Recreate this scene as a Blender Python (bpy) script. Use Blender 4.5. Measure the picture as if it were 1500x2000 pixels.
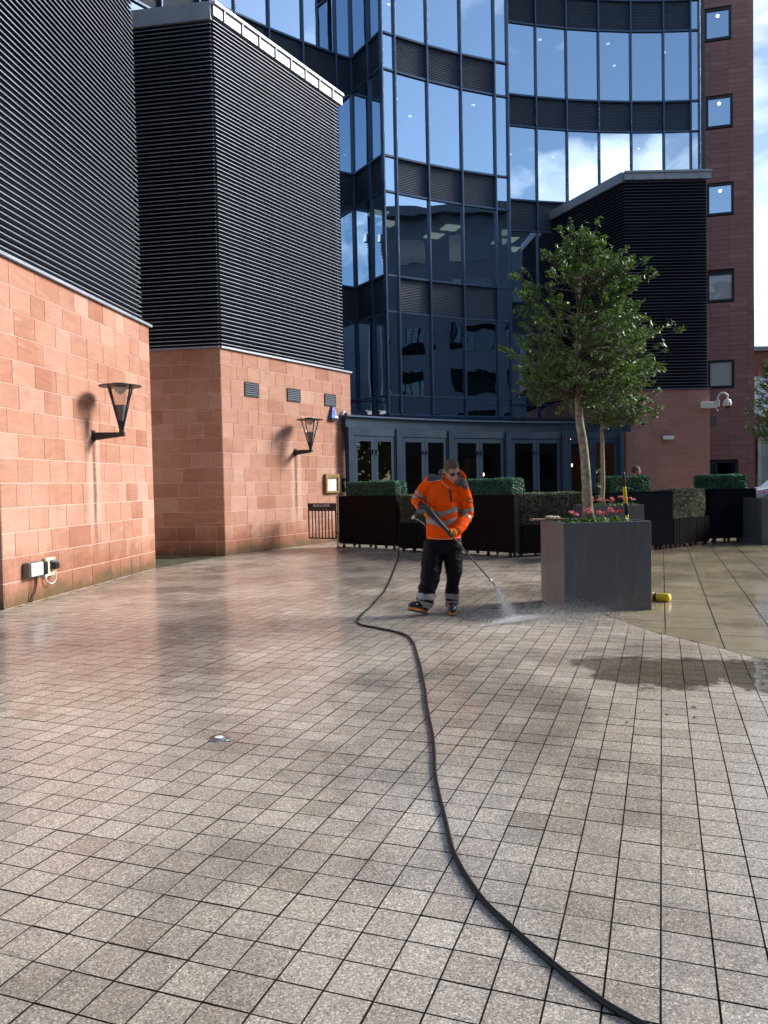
import bpy, bmesh, math, random
import numpy as np
from mathutils import Vector, Matrix, noise
random.seed(7); np.random.seed(7)
for o in list(bpy.data.objects): bpy.data.objects.remove(o)
scene = bpy.context.scene
COL = scene.collection
PI = math.pi
R_ = math.radians

# ------------------------------------------------------------------ camera
cam_data = bpy.data.cameras.new('camera')
cam_data.sensor_fit = 'HORIZONTAL'
cam_data.sensor_width = 36.0
cam_data.lens = 36.0 * 1510.0 / 1500.0
cam_data.clip_end = 3000
cam_data.clip_start = 0.05
cam = bpy.data.objects.new('camera', cam_data)
COL.objects.link(cam)
_pitch = math.atan(54.5 / 1510.0)
cam.matrix_world = (Matrix.Translation((0, 0, 1.45)) @ Matrix.Rotation(PI / 2 - _pitch, 4, 'X')
                    @ Matrix.Rotation(R_(-1.15), 4, 'Z'))
scene.camera = cam

# ------------------------------------------------------------------ world, sun, exposure
SUN_EL = R_(30)
SUN_AZ = R_(74)          # clockwise from +Y (view direction) towards +X
world = bpy.data.worlds.new('World')
scene.world = world
world.use_nodes = True
nt = world.node_tree
for n in list(nt.nodes): nt.nodes.remove(n)
wo = nt.nodes.new('ShaderNodeOutputWorld')
bg = nt.nodes.new('ShaderNodeBackground')
sky = nt.nodes.new('ShaderNodeTexSky')
sky.sky_type = 'NISHITA'
sky.sun_disc = False
sky.sun_elevation = SUN_EL
sky.sun_rotation = SUN_AZ
sky.air_density = 1.0
sky.dust_density = 0.6
sky.ozone_density = 1.5
tc = nt.nodes.new('ShaderNodeTexCoord')
mp = nt.nodes.new('ShaderNodeMapping')
mp.inputs['Scale'].default_value = (1.0, 1.0, 2.1)
mp.inputs['Location'].default_value = (8.28, 6.69, 4.17)
nz = nt.nodes.new('ShaderNodeTexNoise')
nz.inputs['Scale'].default_value = 2.3
nz.inputs['Detail'].default_value = 9
nz.inputs['Roughness'].default_value = 0.56
nz.inputs['Distortion'].default_value = 0.15
cr = nt.nodes.new('ShaderNodeValToRGB')
cr.color_ramp.elements[0].position = 0.50
cr.color_ramp.elements[1].position = 0.66
cl = nt.nodes.new('ShaderNodeTexNoise')
cl.inputs['Scale'].default_value = 5.0
cl.inputs['Detail'].default_value = 6
ccol = nt.nodes.new('ShaderNodeValToRGB')
ccol.color_ramp.elements[0].position = 0.35
ccol.color_ramp.elements[0].color = (6.2, 6.7, 7.6, 1)
ccol.color_ramp.elements[1].position = 0.6
ccol.color_ramp.elements[1].color = (11.0, 11.2, 11.6, 1)
mx = nt.nodes.new('ShaderNodeMixRGB')
L = nt.links
L.new(tc.outputs['Generated'], mp.inputs['Vector'])
L.new(mp.outputs[0], nz.inputs['Vector'])
L.new(mp.outputs[0], cl.inputs['Vector'])
L.new(nz.outputs['Fac'], cr.inputs[0])
L.new(cl.outputs['Fac'], ccol.inputs[0])
L.new(cr.outputs[0], mx.inputs[0])
L.new(sky.outputs[0], mx.inputs[1])
L.new(ccol.outputs[0], mx.inputs[2])
L.new(mx.outputs[0], bg.inputs[0])
bg.inputs[1].default_value = 0.110
L.new(bg.outputs[0], wo.inputs[0])

sun_data = bpy.data.lights.new('sun', 'SUN')
sun_data.energy = 3.4
sun_data.angle = R_(21)
sun_data.color = (1.0, 0.955, 0.90)
sun = bpy.data.objects.new('sun', sun_data)
COL.objects.link(sun)
_sd = Vector((math.sin(SUN_AZ) * math.cos(SUN_EL), math.cos(SUN_AZ) * math.cos(SUN_EL), math.sin(SUN_EL)))
sun.rotation_euler = (-_sd).to_track_quat('-Z', 'Y').to_euler()
sun.location = _sd * 60

scene.view_settings.view_transform = 'Standard'
scene.view_settings.look = 'None'
scene.view_settings.gamma = 1
scene.view_settings.exposure = 0.88
scene.view_settings.use_curve_mapping = False
scene.cycles.use_denoising = True
scene.cycles.max_bounces = 6
scene.cycles.use_adaptive_sampling = True
scene.cycles.adaptive_threshold = 0.025
scene.cycles.transparent_max_bounces = 8
scene.cycles.caustics_reflective = False
scene.cycles.caustics_refractive = False

# ------------------------------------------------------------------ material helpers
def new_mat(name):
    m = bpy.data.materials.new(name)
    m.use_nodes = True
    t = m.node_tree
    b = t.nodes['Principled BSDF']
    return m, t, b

def node(t, kind, **kw):
    n = t.nodes.new(kind)
    for k, v in kw.items():
        if k.startswith('i_'):
            key = k[2:]
            key = int(key) if key.isdigit() else key.replace('_', ' ')
            n.inputs[key].default_value = v
        else:
            setattr(n, k, v)
    return n

def ramp(t, fac, stops):
    r = t.nodes.new('ShaderNodeValToRGB')
    e = r.color_ramp.elements
    while len(e) < len(stops): e.new(0.5)
    for i, (p, c) in enumerate(stops):
        e[i].position = p
        e[i].color = (c if len(c) == 4 else (*c, 1)) if hasattr(c, '__len__') else (c, c, c, 1)
    t.links.new(fac, r.inputs[0])
    return r.outputs[0]

def mixc(t, fac, a, b, mode='MIX'):
    n = t.nodes.new('ShaderNodeMixRGB')
    n.blend_type = mode
    for i, v in enumerate((fac, a, b)):
        if hasattr(v, 'is_linked') or isinstance(v, bpy.types.NodeSocket): t.links.new(v, n.inputs[i])
        elif i == 0: n.inputs[0].default_value = v
        else: n.inputs[i].default_value = (*v, 1) if len(v) == 3 else v
    return n.outputs[0]

def mth(t, op, a, b=None, clamp=False):
    n = t.nodes.new('ShaderNodeMath')
    n.operation = op
    n.use_clamp = clamp
    for i, v in enumerate((a, b)):
        if v is None: continue
        if isinstance(v, bpy.types.NodeSocket): t.links.new(v, n.inputs[i])
        else: n.inputs[i].default_value = v
    return n.outputs[0]

def mat(name, col, rough=0.6, metal=0.0, var=0.12, vscale=8.0, bump=0.0, bscale=80.0, spec=0.5, rvar=0.1, objvar=0.0, dirt=0.0, streak=0.0):
    """plain surface with grain, uneven tone and uneven gloss"""
    m, t, b = new_mat(name)
    c = t.nodes.new('ShaderNodeTexCoord').outputs['Object']
    n1 = node(t, 'ShaderNodeTexNoise', i_Scale=vscale, i_Detail=6.0, i_Roughness=0.6)
    t.links.new(c, n1.inputs['Vector'])
    lo = tuple(max(0, x * (1 - var)) for x in col)
    hi = tuple(min(1, x * (1 + var)) for x in col)
    cc = ramp(t, n1.outputs['Fac'], [(0.3, lo), (0.7, hi)])
    if objvar:
        oi = t.nodes.new('ShaderNodeObjectInfo')
        f = mth(t, 'MULTIPLY_ADD', oi.outputs['Random'], 2 * objvar)
        t.nodes[-1].inputs[2].default_value = 1 - objvar
        cc = mixc(t, 1.0, cc, f, 'MULTIPLY')
    if dirt:
        n3 = node(t, 'ShaderNodeTexNoise', i_Scale=vscale * 0.35, i_Detail=8.0, i_Roughness=0.7)
        t.links.new(c, n3.inputs['Vector'])
        fd = ramp(t, n3.outputs['Fac'], [(0.5, 0.0), (0.75, dirt)])
        cc = mixc(t, fd, cc, (0.16, 0.15, 0.13))
    if streak:
        ms_ = t.nodes.new('ShaderNodeMapping'); ms_.inputs['Scale'].default_value = (14, 14, 0.9); t.links.new(c, ms_.inputs[0])
        n4 = node(t, 'ShaderNodeTexNoise', i_Scale=1.0, i_Detail=6.0, i_Roughness=0.75); t.links.new(ms_.outputs[0], n4.inputs['Vector'])
        cc = mixc(t, ramp(t, n4.outputs['Fac'], [(0.52, 0.0), (0.80, streak)]), cc, tuple(min(1, x * 2.2 + 0.03) for x in col))
        cc = mixc(t, ramp(t, n4.outputs['Fac'], [(0.25, streak), (0.45, 0.0)]), cc, tuple(x * 0.5 for x in col))
    t.links.new(cc, b.inputs['Base Color'])
    rr = ramp(t, n1.outputs['Fac'], [(0.3, max(0.02, rough - rvar)), (0.7, min(1, rough + rvar))])
    t.links.new(rr, b.inputs['Roughness'])
    b.inputs['Metallic'].default_value = metal
    b.inputs['Specular IOR Level'].default_value = spec
    if bump:
        n2 = node(t, 'ShaderNodeTexNoise', i_Scale=bscale, i_Detail=4.0)
        t.links.new(c, n2.inputs['Vector'])
        bp = node(t, 'ShaderNodeBump', i_Strength=bump, i_Distance=0.01)
        t.links.new(n2.outputs['Fac'], bp.inputs['Height'])
        t.links.new(bp.outputs[0], b.inputs['Normal'])
    return m

def emit_mat(name, col, strength):
    m, t, b = new_mat(name)
    b.inputs['Base Color'].default_value = (*col, 1)
    b.inputs['Emission Color'].default_value = (*col, 1)
    b.inputs['Emission Strength'].default_value = strength
    return m

def stone_mat(name, cols, light, algae=True, gloss=0.75):
    """bedded sandstone: tone per block, cross-bedding streaks, pale veins, green and rusty stains low down"""
    m, t, b = new_mat(name)
    tcn = t.nodes.new('ShaderNodeTexCoord')
    oi = t.nodes.new('ShaderNodeObjectInfo')
    geo = t.nodes.new('ShaderNodeNewGeometry')
    rnd = oi.outputs['Random']
    off = t.nodes.new('ShaderNodeVectorMath'); off.operation = 'ADD'
    sc = t.nodes.new('ShaderNodeCombineXYZ')
    for i in range(3): t.links.new(mth(t, 'MULTIPLY', rnd, (37.0, 91.0, 53.0)[i]), sc.inputs[i])
    t.links.new(tcn.outputs['Object'], off.inputs[0]); t.links.new(sc.outputs[0], off.inputs[1])
    rot = t.nodes.new('ShaderNodeVectorRotate'); rot.rotation_type = 'Y_AXIS'
    t.links.new(off.outputs[0], rot.inputs['Vector'])
    ang = mth(t, 'SINE', mth(t, 'MULTIPLY', rnd, 171.0))
    t.links.new(mth(t, 'MULTIPLY', ang, 0.28), rot.inputs['Angle'])
    mpp = t.nodes.new('ShaderNodeMapping'); mpp.inputs['Scale'].default_value = (1.3, 1.3, 9.0)
    t.links.new(rot.outputs[0], mpp.inputs[0])
    bed = node(t, 'ShaderNodeTexNoise', i_Scale=1.6, i_Detail=7.0, i_Roughness=0.6, i_Distortion=0.6)
    t.links.new(mpp.outputs[0], bed.inputs['Vector'])
    base = ramp(t, rnd, [(i / (len(cols) - 1), c) for i, c in enumerate(cols)])
    streak = ramp(t, bed.outputs['Fac'], [(0.30, 0.86), (0.5, 1.0), (0.64, 1.07)])
    c = mixc(t, 1.0, base, streak, 'MULTIPLY')
    vein = ramp(t, bed.outputs['Fac'], [(0.60, 0.0), (0.68, 0.75), (0.72, 0.2), (0.8, 0.6)])
    gate = ramp(t, mth(t, 'FRACT', mth(t, 'MULTIPLY', rnd, 7.31)), [(0.45, 0.08), (0.8, 0.6)])
    c = mixc(t, mth(t, 'MULTIPLY', vein, gate), c, light)
    # lime runs and washed-out cloudiness across neighbouring blocks
    wn = node(t, 'ShaderNodeTexNoise', i_Scale=0.9, i_Detail=8.0, i_Roughness=0.65)
    mw = t.nodes.new('ShaderNodeMapping'); mw.inputs['Scale'].default_value = (1, 1, 0.55)
    t.links.new(geo.outputs['Position'], mw.inputs[0]); t.links.new(mw.outputs[0], wn.inputs['Vector'])
    c = mixc(t, ramp(t, wn.outputs['Fac'], [(0.5, 0.0), (0.72, 0.38)]), c, light)
    c = mixc(t, ramp(t, wn.outputs['Fac'], [(0.28, 0.35), (0.45, 0.0)]), c, tuple(x * 0.6 for x in cols[0]))
    if algae:
        sx = t.nodes.new('ShaderNodeSeparateXYZ'); t.links.new(geo.outputs['Position'], sx.inputs[0])
        an = node(t, 'ShaderNodeTexNoise', i_Scale=2.4, i_Detail=8.0, i_Roughness=0.7)
        t.links.new(geo.outputs['Position'], an.inputs['Vector'])
        low = mth(t, 'SUBTRACT', mth(t, 'MULTIPLY', an.outputs['Fac'], 1.6), sx.outputs[2])
        c = mixc(t, ramp(t, low, [(0.10, 0.0), (0.50, 0.70)]), c, (0.27, 0.10, 0.05))
        low2 = mth(t, 'SUBTRACT', mth(t, 'MULTIPLY', an.outputs['Fac'], 0.60), sx.outputs[2])
        c = mixc(t, ramp(t, low2, [(0.06, 0.0), (0.24, 0.75)]), c, (0.085, 0.075, 0.03))
    vs_ = t.nodes.new('ShaderNodeMapping'); vs_.inputs['Scale'].default_value = (7, 7, 0.35)
    t.links.new(geo.outputs['Position'], vs_.inputs[0])
    vn_ = node(t, 'ShaderNodeTexNoise', i_Scale=1.0, i_Detail=5.0, i_Roughness=0.7); t.links.new(vs_.outputs[0], vn_.inputs['Vector'])
    c = mixc(t, ramp(t, vn_.outputs['Fac'], [(0.60, 0.0), (0.80, 0.45)]), c, light)
    c = mixc(t, ramp(t, vn_.outputs['Fac'], [(0.22, 0.45), (0.38, 0.0)]), c, tuple(x * 0.55 for x in cols[0]))
    if algae:
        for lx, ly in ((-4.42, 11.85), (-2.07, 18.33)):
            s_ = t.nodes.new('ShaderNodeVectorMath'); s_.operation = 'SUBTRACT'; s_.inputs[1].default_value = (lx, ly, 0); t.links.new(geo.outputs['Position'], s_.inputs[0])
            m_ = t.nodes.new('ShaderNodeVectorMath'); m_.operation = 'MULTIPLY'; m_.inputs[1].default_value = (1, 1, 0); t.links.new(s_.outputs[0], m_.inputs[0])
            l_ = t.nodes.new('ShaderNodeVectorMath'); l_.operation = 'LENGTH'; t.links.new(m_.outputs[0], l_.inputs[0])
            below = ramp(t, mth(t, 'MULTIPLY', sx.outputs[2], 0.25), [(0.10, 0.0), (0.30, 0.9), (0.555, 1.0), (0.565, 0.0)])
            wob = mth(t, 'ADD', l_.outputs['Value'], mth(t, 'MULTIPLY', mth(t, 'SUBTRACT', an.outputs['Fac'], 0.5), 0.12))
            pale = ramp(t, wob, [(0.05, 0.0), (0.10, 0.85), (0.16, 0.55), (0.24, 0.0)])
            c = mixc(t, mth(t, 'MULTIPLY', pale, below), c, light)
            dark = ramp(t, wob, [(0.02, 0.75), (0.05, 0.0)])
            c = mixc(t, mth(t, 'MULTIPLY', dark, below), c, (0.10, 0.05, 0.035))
    gr = node(t, 'ShaderNodeTexNoise', i_Scale=120.0, i_Detail=3.0)
    t.links.new(tcn.outputs['Object'], gr.inputs['Vector'])
    c = mixc(t, 0.35, c, mixc(t, 1.0, c, ramp(t, gr.outputs['Fac'], [(0.3, 0.6), (0.7, 1.4)]), 'MULTIPLY'))
    t.links.new(c, b.inputs['Base Color'])
    b.inputs['Roughness'].default_value = gloss
    b.inputs['Specular IOR Level'].default_value = 0.3
    bp = node(t, 'ShaderNodeBump', i_Strength=0.25, i_Distance=0.004)
    t.links.new(gr.outputs['Fac'], bp.inputs['Height'])
    t.links.new(bp.outputs[0], b.inputs['Normal'])
    return m

def glass_mat(name, tint, refl, base_refl, wob=0.02):
    """coated facade glass: part mirror, part dark see-through"""
    m = bpy.data.materials.new(name); m.use_nodes = True
    t = m.node_tree
    for n in list(t.nodes): t.nodes.remove(n)
    out = t.nodes.new('ShaderNodeOutputMaterial')
    tr = node(t, 'ShaderNodeBsdfTransparent'); tr.inputs[0].default_value = (*tint, 1)
    gl = node(t, 'ShaderNodeBsdfGlossy', i_Roughness=0.008); gl.inputs[0].default_value = (*refl, 1)
    fr = node(t, 'ShaderNodeFresnel', i_IOR=1.5)
    gb = t.nodes.new('ShaderNodeNewGeometry')
    frf = mth(t, 'MULTIPLY', fr.outputs[0], mth(t, 'SUBTRACT', 1.0, gb.outputs['Backfacing']))
    f = mth(t, 'MULTIPLY_ADD', frf, 0.85, True); t.nodes[-1].inputs[2].default_value = base_refl
    tcn = t.nodes.new('ShaderNodeTexCoord'); oi = t.nodes.new('ShaderNodeObjectInfo')
    ad = t.nodes.new('ShaderNodeVectorMath'); ad.operation = 'ADD'
    cx = t.nodes.new('ShaderNodeCombineXYZ')
    t.links.new(mth(t, 'MULTIPLY', oi.outputs['Random'], 91.0), cx.inputs[0])
    t.links.new(tcn.outputs['Object'], ad.inputs[0]); t.links.new(cx.outputs[0], ad.inputs[1])
    n = node(t, 'ShaderNodeTexNoise', i_Scale=0.9, i_Detail=1.0)
    t.links.new(ad.outputs[0], n.inputs['Vector'])
    bp = node(t, 'ShaderNodeBump', i_Strength=1.0, i_Distance=wob)
    t.links.new(n.outputs['Fac'], bp.inputs['Height'])
    t.links.new(bp.outputs[0], gl.inputs['Normal'])
    ms = t.nodes.new('ShaderNodeMixShader')
    t.links.new(f, ms.inputs[0]); t.links.new(tr.outputs[0], ms.inputs[1]); t.links.new(gl.outputs[0], ms.inputs[2])
    t.links.new(ms.outputs[0], out.inputs[0])
    return m

# setts lie on a square grid turned 19.8 degrees from the view; tone per sett comes from the grid cell
PAV_ANG = R_(19.8)
UV_U = Vector((math.sin(PAV_ANG), math.cos(PAV_ANG)))
UV_V = Vector((math.cos(PAV_ANG), -math.sin(PAV_ANG)))
PITCH = 0.152
PAV_O = Vector((1.0166, 2.862))

def paving_mat(name, cols, pitch_u, pitch_v, speck, wet_lo, wet_hi, stain, chip=1.0):
    m, t, b = new_mat(name)
    geo = t.nodes.new('ShaderNodeNewGeometry')
    sub = t.nodes.new('ShaderNodeVectorMath'); sub.operation = 'SUBTRACT'
    sub.inputs[1].default_value = (PAV_O.x, PAV_O.y, 0)
    t.links.new(geo.outputs['Position'], sub.inputs[0])
    comps = []
    for ax, p in ((UV_U, pitch_u), (UV_V, pitch_v)):
        d = t.nodes.new('ShaderNodeVectorMath'); d.operation = 'DOT_PRODUCT'
        d.inputs[1].default_value = (ax.x / p, ax.y / p, 0)
        t.links.new(sub.outputs[0], d.inputs[0])
        comps.append(mth(t, 'FLOOR', d.outputs['Value']))
    cx = t.nodes.new('ShaderNodeCombineXYZ')
    t.links.new(comps[0], cx.inputs[0]); t.links.new(comps[1], cx.inputs[1])
    wn = node(t, 'ShaderNodeTexWhiteNoise'); wn.noise_dimensions = '2D'
    t.links.new(cx.outputs[0], wn.inputs['Vector'])
    c = ramp(t, wn.outputs['Value'], [(i / (len(cols) - 1), k) for i, k in enumerate(cols)])
    # granite chippings
    vo = node(t, 'ShaderNodeTexVoronoi', i_Scale=speck)
    t.links.new(geo.outputs['Position'], vo.inputs['Vector'])
    sp = t.nodes.new('ShaderNodeSeparateColor'); t.links.new(vo.outputs['Color'], sp.inputs[0])
    chips = ramp(t, sp.outputs[0], [(q, 1 + (k - 1) * chip) for q, k in ((0.0, 0.40), (0.22, 0.76), (0.6, 1.02), (0.86, 1.28), (1.0, 1.95))])
    c = mixc(t, 1.0, c, chips, 'MULTIPLY')
    n1 = node(t, 'ShaderNodeTexNoise', i_Scale=0.75, i_Detail=7.0, i_Roughness=0.62)
    t.links.new(geo.outputs['Position'], n1.inputs['Vector'])
    n2 = node(t, 'ShaderNodeTexNoise', i_Scale=3.1, i_Detail=6.0, i_Roughness=0.65)
    t.links.new(geo.outputs['Position'], n2.inputs['Vector'])
    # damp patches: water darkens the stone and smooths it
    damp = ramp(t, n1.outputs['Fac'], [(0.40, 1.0), (0.52, 0.0)])
    c = mixc(t, mth(t, 'MULTIPLY', damp, 0.55), c, mixc(t, 1.0, c, (0.45, 0.44, 0.46), 'MULTIPLY'))
    c = mixc(t, ramp(t, n2.outputs['Fac'], [(0.52, 0.0), (0.75, 0.4)]), c, stain)
    # old chewing gum and droppings
    gv = node(t, 'ShaderNodeTexVoronoi', i_Scale=3.4); t.links.new(geo.outputs['Position'], gv.inputs['Vector'])
    gs_ = t.nodes.new('ShaderNodeSeparateColor'); t.links.new(gv.outputs['Color'], gs_.inputs[0])
    gum = mth(t, 'MULTIPLY', ramp(t, gv.outputs['Distance'], [(0.035, 0.75), (0.06, 0.0)]), ramp(t, gs_.outputs[0], [(0.60, 0.0), (0.62, 1.0)]))
    c = mixc(t, gum, c, mixc(t, gs_.outputs[1], (0.10, 0.09, 0.085), (0.42, 0.40, 0.37)))
    wetm = None
    for (wx, wy, rx, ry, k) in ((2.1, 5.75, 0.62, 0.50, 1.0), (1.75, 6.0, 0.3, 0.3, 0.9), (2.75, 5.6, 0.5, 0.6, 1.0), (0.9, 9.6, 2.4, 0.9, 0.35), (0.45, 4.9, 0.9, 1.5, 0.30), (-2.6, 7.5, 1.6, 2.6, 0.25), (1.45, 8.2, 0.7, 0.5, 0.4)):
        s2 = t.nodes.new('ShaderNodeVectorMath'); s2.operation = 'SUBTRACT'; s2.inputs[1].default_value = (wx, wy, 0)
        t.links.new(geo.outputs['Position'], s2.inputs[0])
        s3 = t.nodes.new('ShaderNodeVectorMath'); s3.operation = 'MULTIPLY'; s3.inputs[1].default_value = (1 / rx, 1 / ry, 0)
        t.links.new(s2.outputs[0], s3.inputs[0])
        ln = t.nodes.new('ShaderNodeVectorMath'); ln.operation = 'LENGTH'; t.links.new(s3.outputs[0], ln.inputs[0])
        dd = mth(t, 'ADD', ln.outputs['Value'], mth(t, 'MULTIPLY', mth(t, 'SUBTRACT', n2.outputs['Fac'], 0.5), 1.6))
        w = mth(t, 'MULTIPLY', ramp(t, dd, [(0.80, 1.0), (1.02, 0.0)]), k)
        wetm = w if wetm is None else mth(t, 'MAXIMUM', wetm, w)
    c = mixc(t, wetm, c, mixc(t, 1.0, c, (0.30, 0.29, 0.26), 'MULTIPLY'))
    t.links.new(c, b.inputs['Base Color'])
    r1 = ramp(t, n1.outputs['Fac'], [(0.35, wet_lo), (0.62, wet_hi)])
    r2 = mth(t, 'MULTIPLY', r1, mth(t, 'SUBTRACT', 1.0, mth(t, 'MULTIPLY', wetm, 0.75)))
    t.links.new(r2, b.inputs['Roughness'])
    b.inputs['Specular IOR Level'].default_value = 0.62
    hb = node(t, 'ShaderNodeBump', i_Strength=0.16, i_Distance=0.002)
    t.links.new(sp.outputs[1], hb.inputs['Height'])
    t.links.new(hb.outputs[0], b.inputs['Normal'])
    return m

def water_mat(name, scale=26.0, strength=0.5):
    m = bpy.data.materials.new(name); m.use_nodes = True
    t = m.node_tree
    for n in list(t.nodes): t.nodes.remove(n)
    out = t.nodes.new('ShaderNodeOutputMaterial')
    tr = node(t, 'ShaderNodeBsdfTransparent'); tr.inputs[0].default_value = (1, 1, 1, 1)
    gl = node(t, 'ShaderNodeBsdfGlossy', i_Roughness=0.02); gl.inputs[0].default_value = (1, 1, 1, 1)
    fr = node(t, 'ShaderNodeFresnel', i_IOR=1.45)
    geo = t.nodes.new('ShaderNodeNewGeometry')
    n = node(t, 'ShaderNodeTexNoise', i_Scale=scale, i_Detail=3.0)
    t.links.new(geo.outputs['Position'], n.inputs['Vector'])
    bp = node(t, 'ShaderNodeBump', i_Strength=strength, i_Distance=0.004)
    t.links.new(n.outputs['Fac'], bp.inputs['Height'])
    t.links.new(bp.outputs[0], gl.inputs['Normal']); t.links.new(bp.outputs[0], fr.inputs['Normal'])
    ms = t.nodes.new('ShaderNodeMixShader')
    # the film thins out raggedly towards its left edge
    dt = t.nodes.new('ShaderNodeVectorMath'); dt.operation = 'DOT_PRODUCT'; dt.inputs[1].default_value = (0.916, -0.40, 0)
    t.links.new(geo.outputs['Position'], dt.inputs[0])
    en = node(t, 'ShaderNodeTexNoise', i_Scale=5.0, i_Detail=6.0, i_Roughness=0.7); t.links.new(geo.outputs['Position'], en.inputs['Vector'])
    sd_ = mth(t, 'ADD', mth(t, 'SUBTRACT', dt.outputs['Value'], 1.06 * 0.916 - 1.6 * 0.40), mth(t, 'MULTIPLY', mth(t, 'SUBTRACT', en.outputs['Fac'], 0.5), 0.55))
    msk = ramp(t, sd_, [(0.0, 0.0), (0.12, 1.0)])
    f2 = mth(t, 'MULTIPLY', mth(t, 'ADD', fr.outputs[0], 0.26, True), msk)
    f2 = mth(t, 'MULTIPLY', f2, mth(t, 'SUBTRACT', 1.0, geo.outputs['Backfacing']))
    t.links.new(f2, ms.inputs[0]); t.links.new(tr.outputs[0], ms.inputs[1]); t.links.new(gl.outputs[0], ms.inputs[2])
    t.links.new(ms.outputs[0], out.inputs[0])
    return m

def leaf_mat(name, cols, rough=0.38, spec=0.5):
    m, t, b = new_mat(name)
    geo = t.nodes.new('ShaderNodeNewGeometry')
    c = ramp(t, geo.outputs['Random Per Island'], [(i / (len(cols) - 1), k) for i, k in enumerate(cols)])
    t.links.new(c, b.inputs['Base Color'])
    b.inputs['Roughness'].default_value = rough
    b.inputs['Specular IOR Level'].default_value = spec
    tl = node(t, 'ShaderNodeBsdfTranslucent')
    t.links.new(mixc(t, 1.0, c, (1.3, 1.6, 0.5), 'MULTIPLY'), tl.inputs[0])
    ms = t.nodes.new('ShaderNodeMixShader'); ms.inputs[0].default_value = 0.18
    out = t.nodes['Material Output']
    t.links.new(b.outputs[0], ms.inputs[1]); t.links.new(tl.outputs[0], ms.inputs[2])
    t.links.new(ms.outputs[0], out.inputs[0])
    return m

M = {}
M['sandstone'] = stone_mat('orange_sandstone', [(0.37, 0.158, 0.100), (0.49, 0.245, 0.168), (0.45, 0.225, 0.155), (0.55, 0.315, 0.235), (0.42, 0.19, 0.122), (0.52, 0.28, 0.20)], (0.62, 0.42, 0.34))
M['redstone'] = stone_mat('red_sandstone', [(0.36, 0.185, 0.165), (0.41, 0.215, 0.195), (0.38, 0.20, 0.178), (0.43, 0.235, 0.21)], (0.48, 0.29, 0.25), algae=False)
M['mortar'] = mat('pink_mortar', (0.78, 0.58, 0.50), 0.9, var=0.15, bump=0.3)
M['mortar_red'] = mat('red_mortar', (0.52, 0.34, 0.30), 0.9, var=0.15, bump=0.3)
M['tower_tile'] = stone_mat('terracotta_tile', [(0.36, 0.172, 0.155), (0.42, 0.20, 0.18), (0.39, 0.185, 0.165), (0.47, 0.24, 0.215)], (0.33, 0.18, 0.16), algae=False, gloss=0.6)
M['tower_joint'] = mat('tower_joint', (0.06, 0.025, 0.025), 0.9)
M['slat'] = mat('anodised_slat', (0.38, 0.42, 0.50), 0.40, metal=0.35, var=0.1, vscale=3, rvar=0.06, objvar=0.10)
M['slat_dark'] = mat('dark_slat', (0.115, 0.13, 0.18), 0.42, metal=0.3, var=0.1, vscale=3, rvar=0.06, objvar=0.10)
M['slat_web'] = mat('slat_web_shade', (0.016, 0.024, 0.042), 0.7, spec=0.1)  # web colour stands in for the shade in the louvre gaps
M['recess'] = mat('black_recess', (0.010, 0.014, 0.022), 0.8, spec=0.1)
M['zinc'] = mat('zinc_flashing', (0.40, 0.43, 0.47), 0.45, metal=0.2, var=0.08, vscale=4, dirt=0.25)
M['navy'] = mat('navy_frame_paint', (0.060, 0.110, 0.20), 0.38, metal=0.2, var=0.08, vscale=2, dirt=0.06)
M['navy_door'] = mat('navy_door_paint', (0.026, 0.052, 0.092), 0.45, spec=0.25, metal=0.0, var=0.1, vscale=3)
M['spandrel'] = mat('grey_louvre_panel', (0.060, 0.075, 0.105), 0.5, metal=0.2, var=0.12, vscale=3)
M['glass'] = glass_mat('coated_glass', (0.22, 0.30, 0.34), (0.72, 0.87, 1.0), 0.76, wob=0.005)
M['glass_dark'] = glass_mat('door_glass', (0.42, 0.44, 0.44), (0.9, 0.95, 1.0), 0.03, wob=0.003)
M['interior'] = mat('office_interior', (0.10, 0.12, 0.13), 0.8, var=0.35, vscale=0.6)
M['ceiling'] = mat('office_ceiling', (0.38, 0.40, 0.40), 0.85)
M['carpet'] = mat('office_carpet', (0.05, 0.055, 0.065), 0.95)
M['curtain'] = mat('grey_green_curtain', (0.17, 0.21, 0.20), 0.9, var=0.25, vscale=14)
M['bar_wall'] = mat('dark_bar_wall', (0.018, 0.018, 0.022), 0.6, var=0.5, vscale=2)
M['downlight'] = emit_mat('downlight_glow', (1.0, 0.96, 0.88), 5.0)
M['light_panel'] = emit_mat('ceiling_panel_glow', (0.95, 0.92, 0.75), 1.6)
M['pendant'] = emit_mat('pendant_glow', (1.0, 0.72, 0.38), 7.0)
M['setts'] = paving_mat('granite_setts', [(0.40, 0.340, 0.272), (0.50, 0.435, 0.356), (0.455, 0.395, 0.325), (0.56, 0.490, 0.402), (0.42, 0.356, 0.284)], PITCH, PITCH, 210.0, 0.10, 0.26, (0.44, 0.38, 0.31))
M['flags'] = paving_mat('york_flags', [(0.30, 0.255, 0.160), (0.36, 0.310, 0.205), (0.33, 0.280, 0.180), (0.41, 0.350, 0.240)], 0.62, 0.47, 90.0, 0.04, 0.20, (0.18, 0.15, 0.075), 0.25)
M['bed'] = mat('dark_joint_sand', (0.026, 0.018, 0.015), 0.95, var=0.4, vscale=3, bump=0.4, spec=0.2)
M['alley'] = mat('mossy_alley_floor', (0.09, 0.095, 0.055), 0.45, var=0.5, vscale=3, bump=0.2)
M['ground'] = mat('far_ground', (0.16, 0.155, 0.15), 0.9, var=0.3, vscale=0.3)
M['water'] = water_mat('puddle_water')
M['droplet'] = mat('spray_droplet', (0.86, 0.88, 0.90), 0.35)
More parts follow.
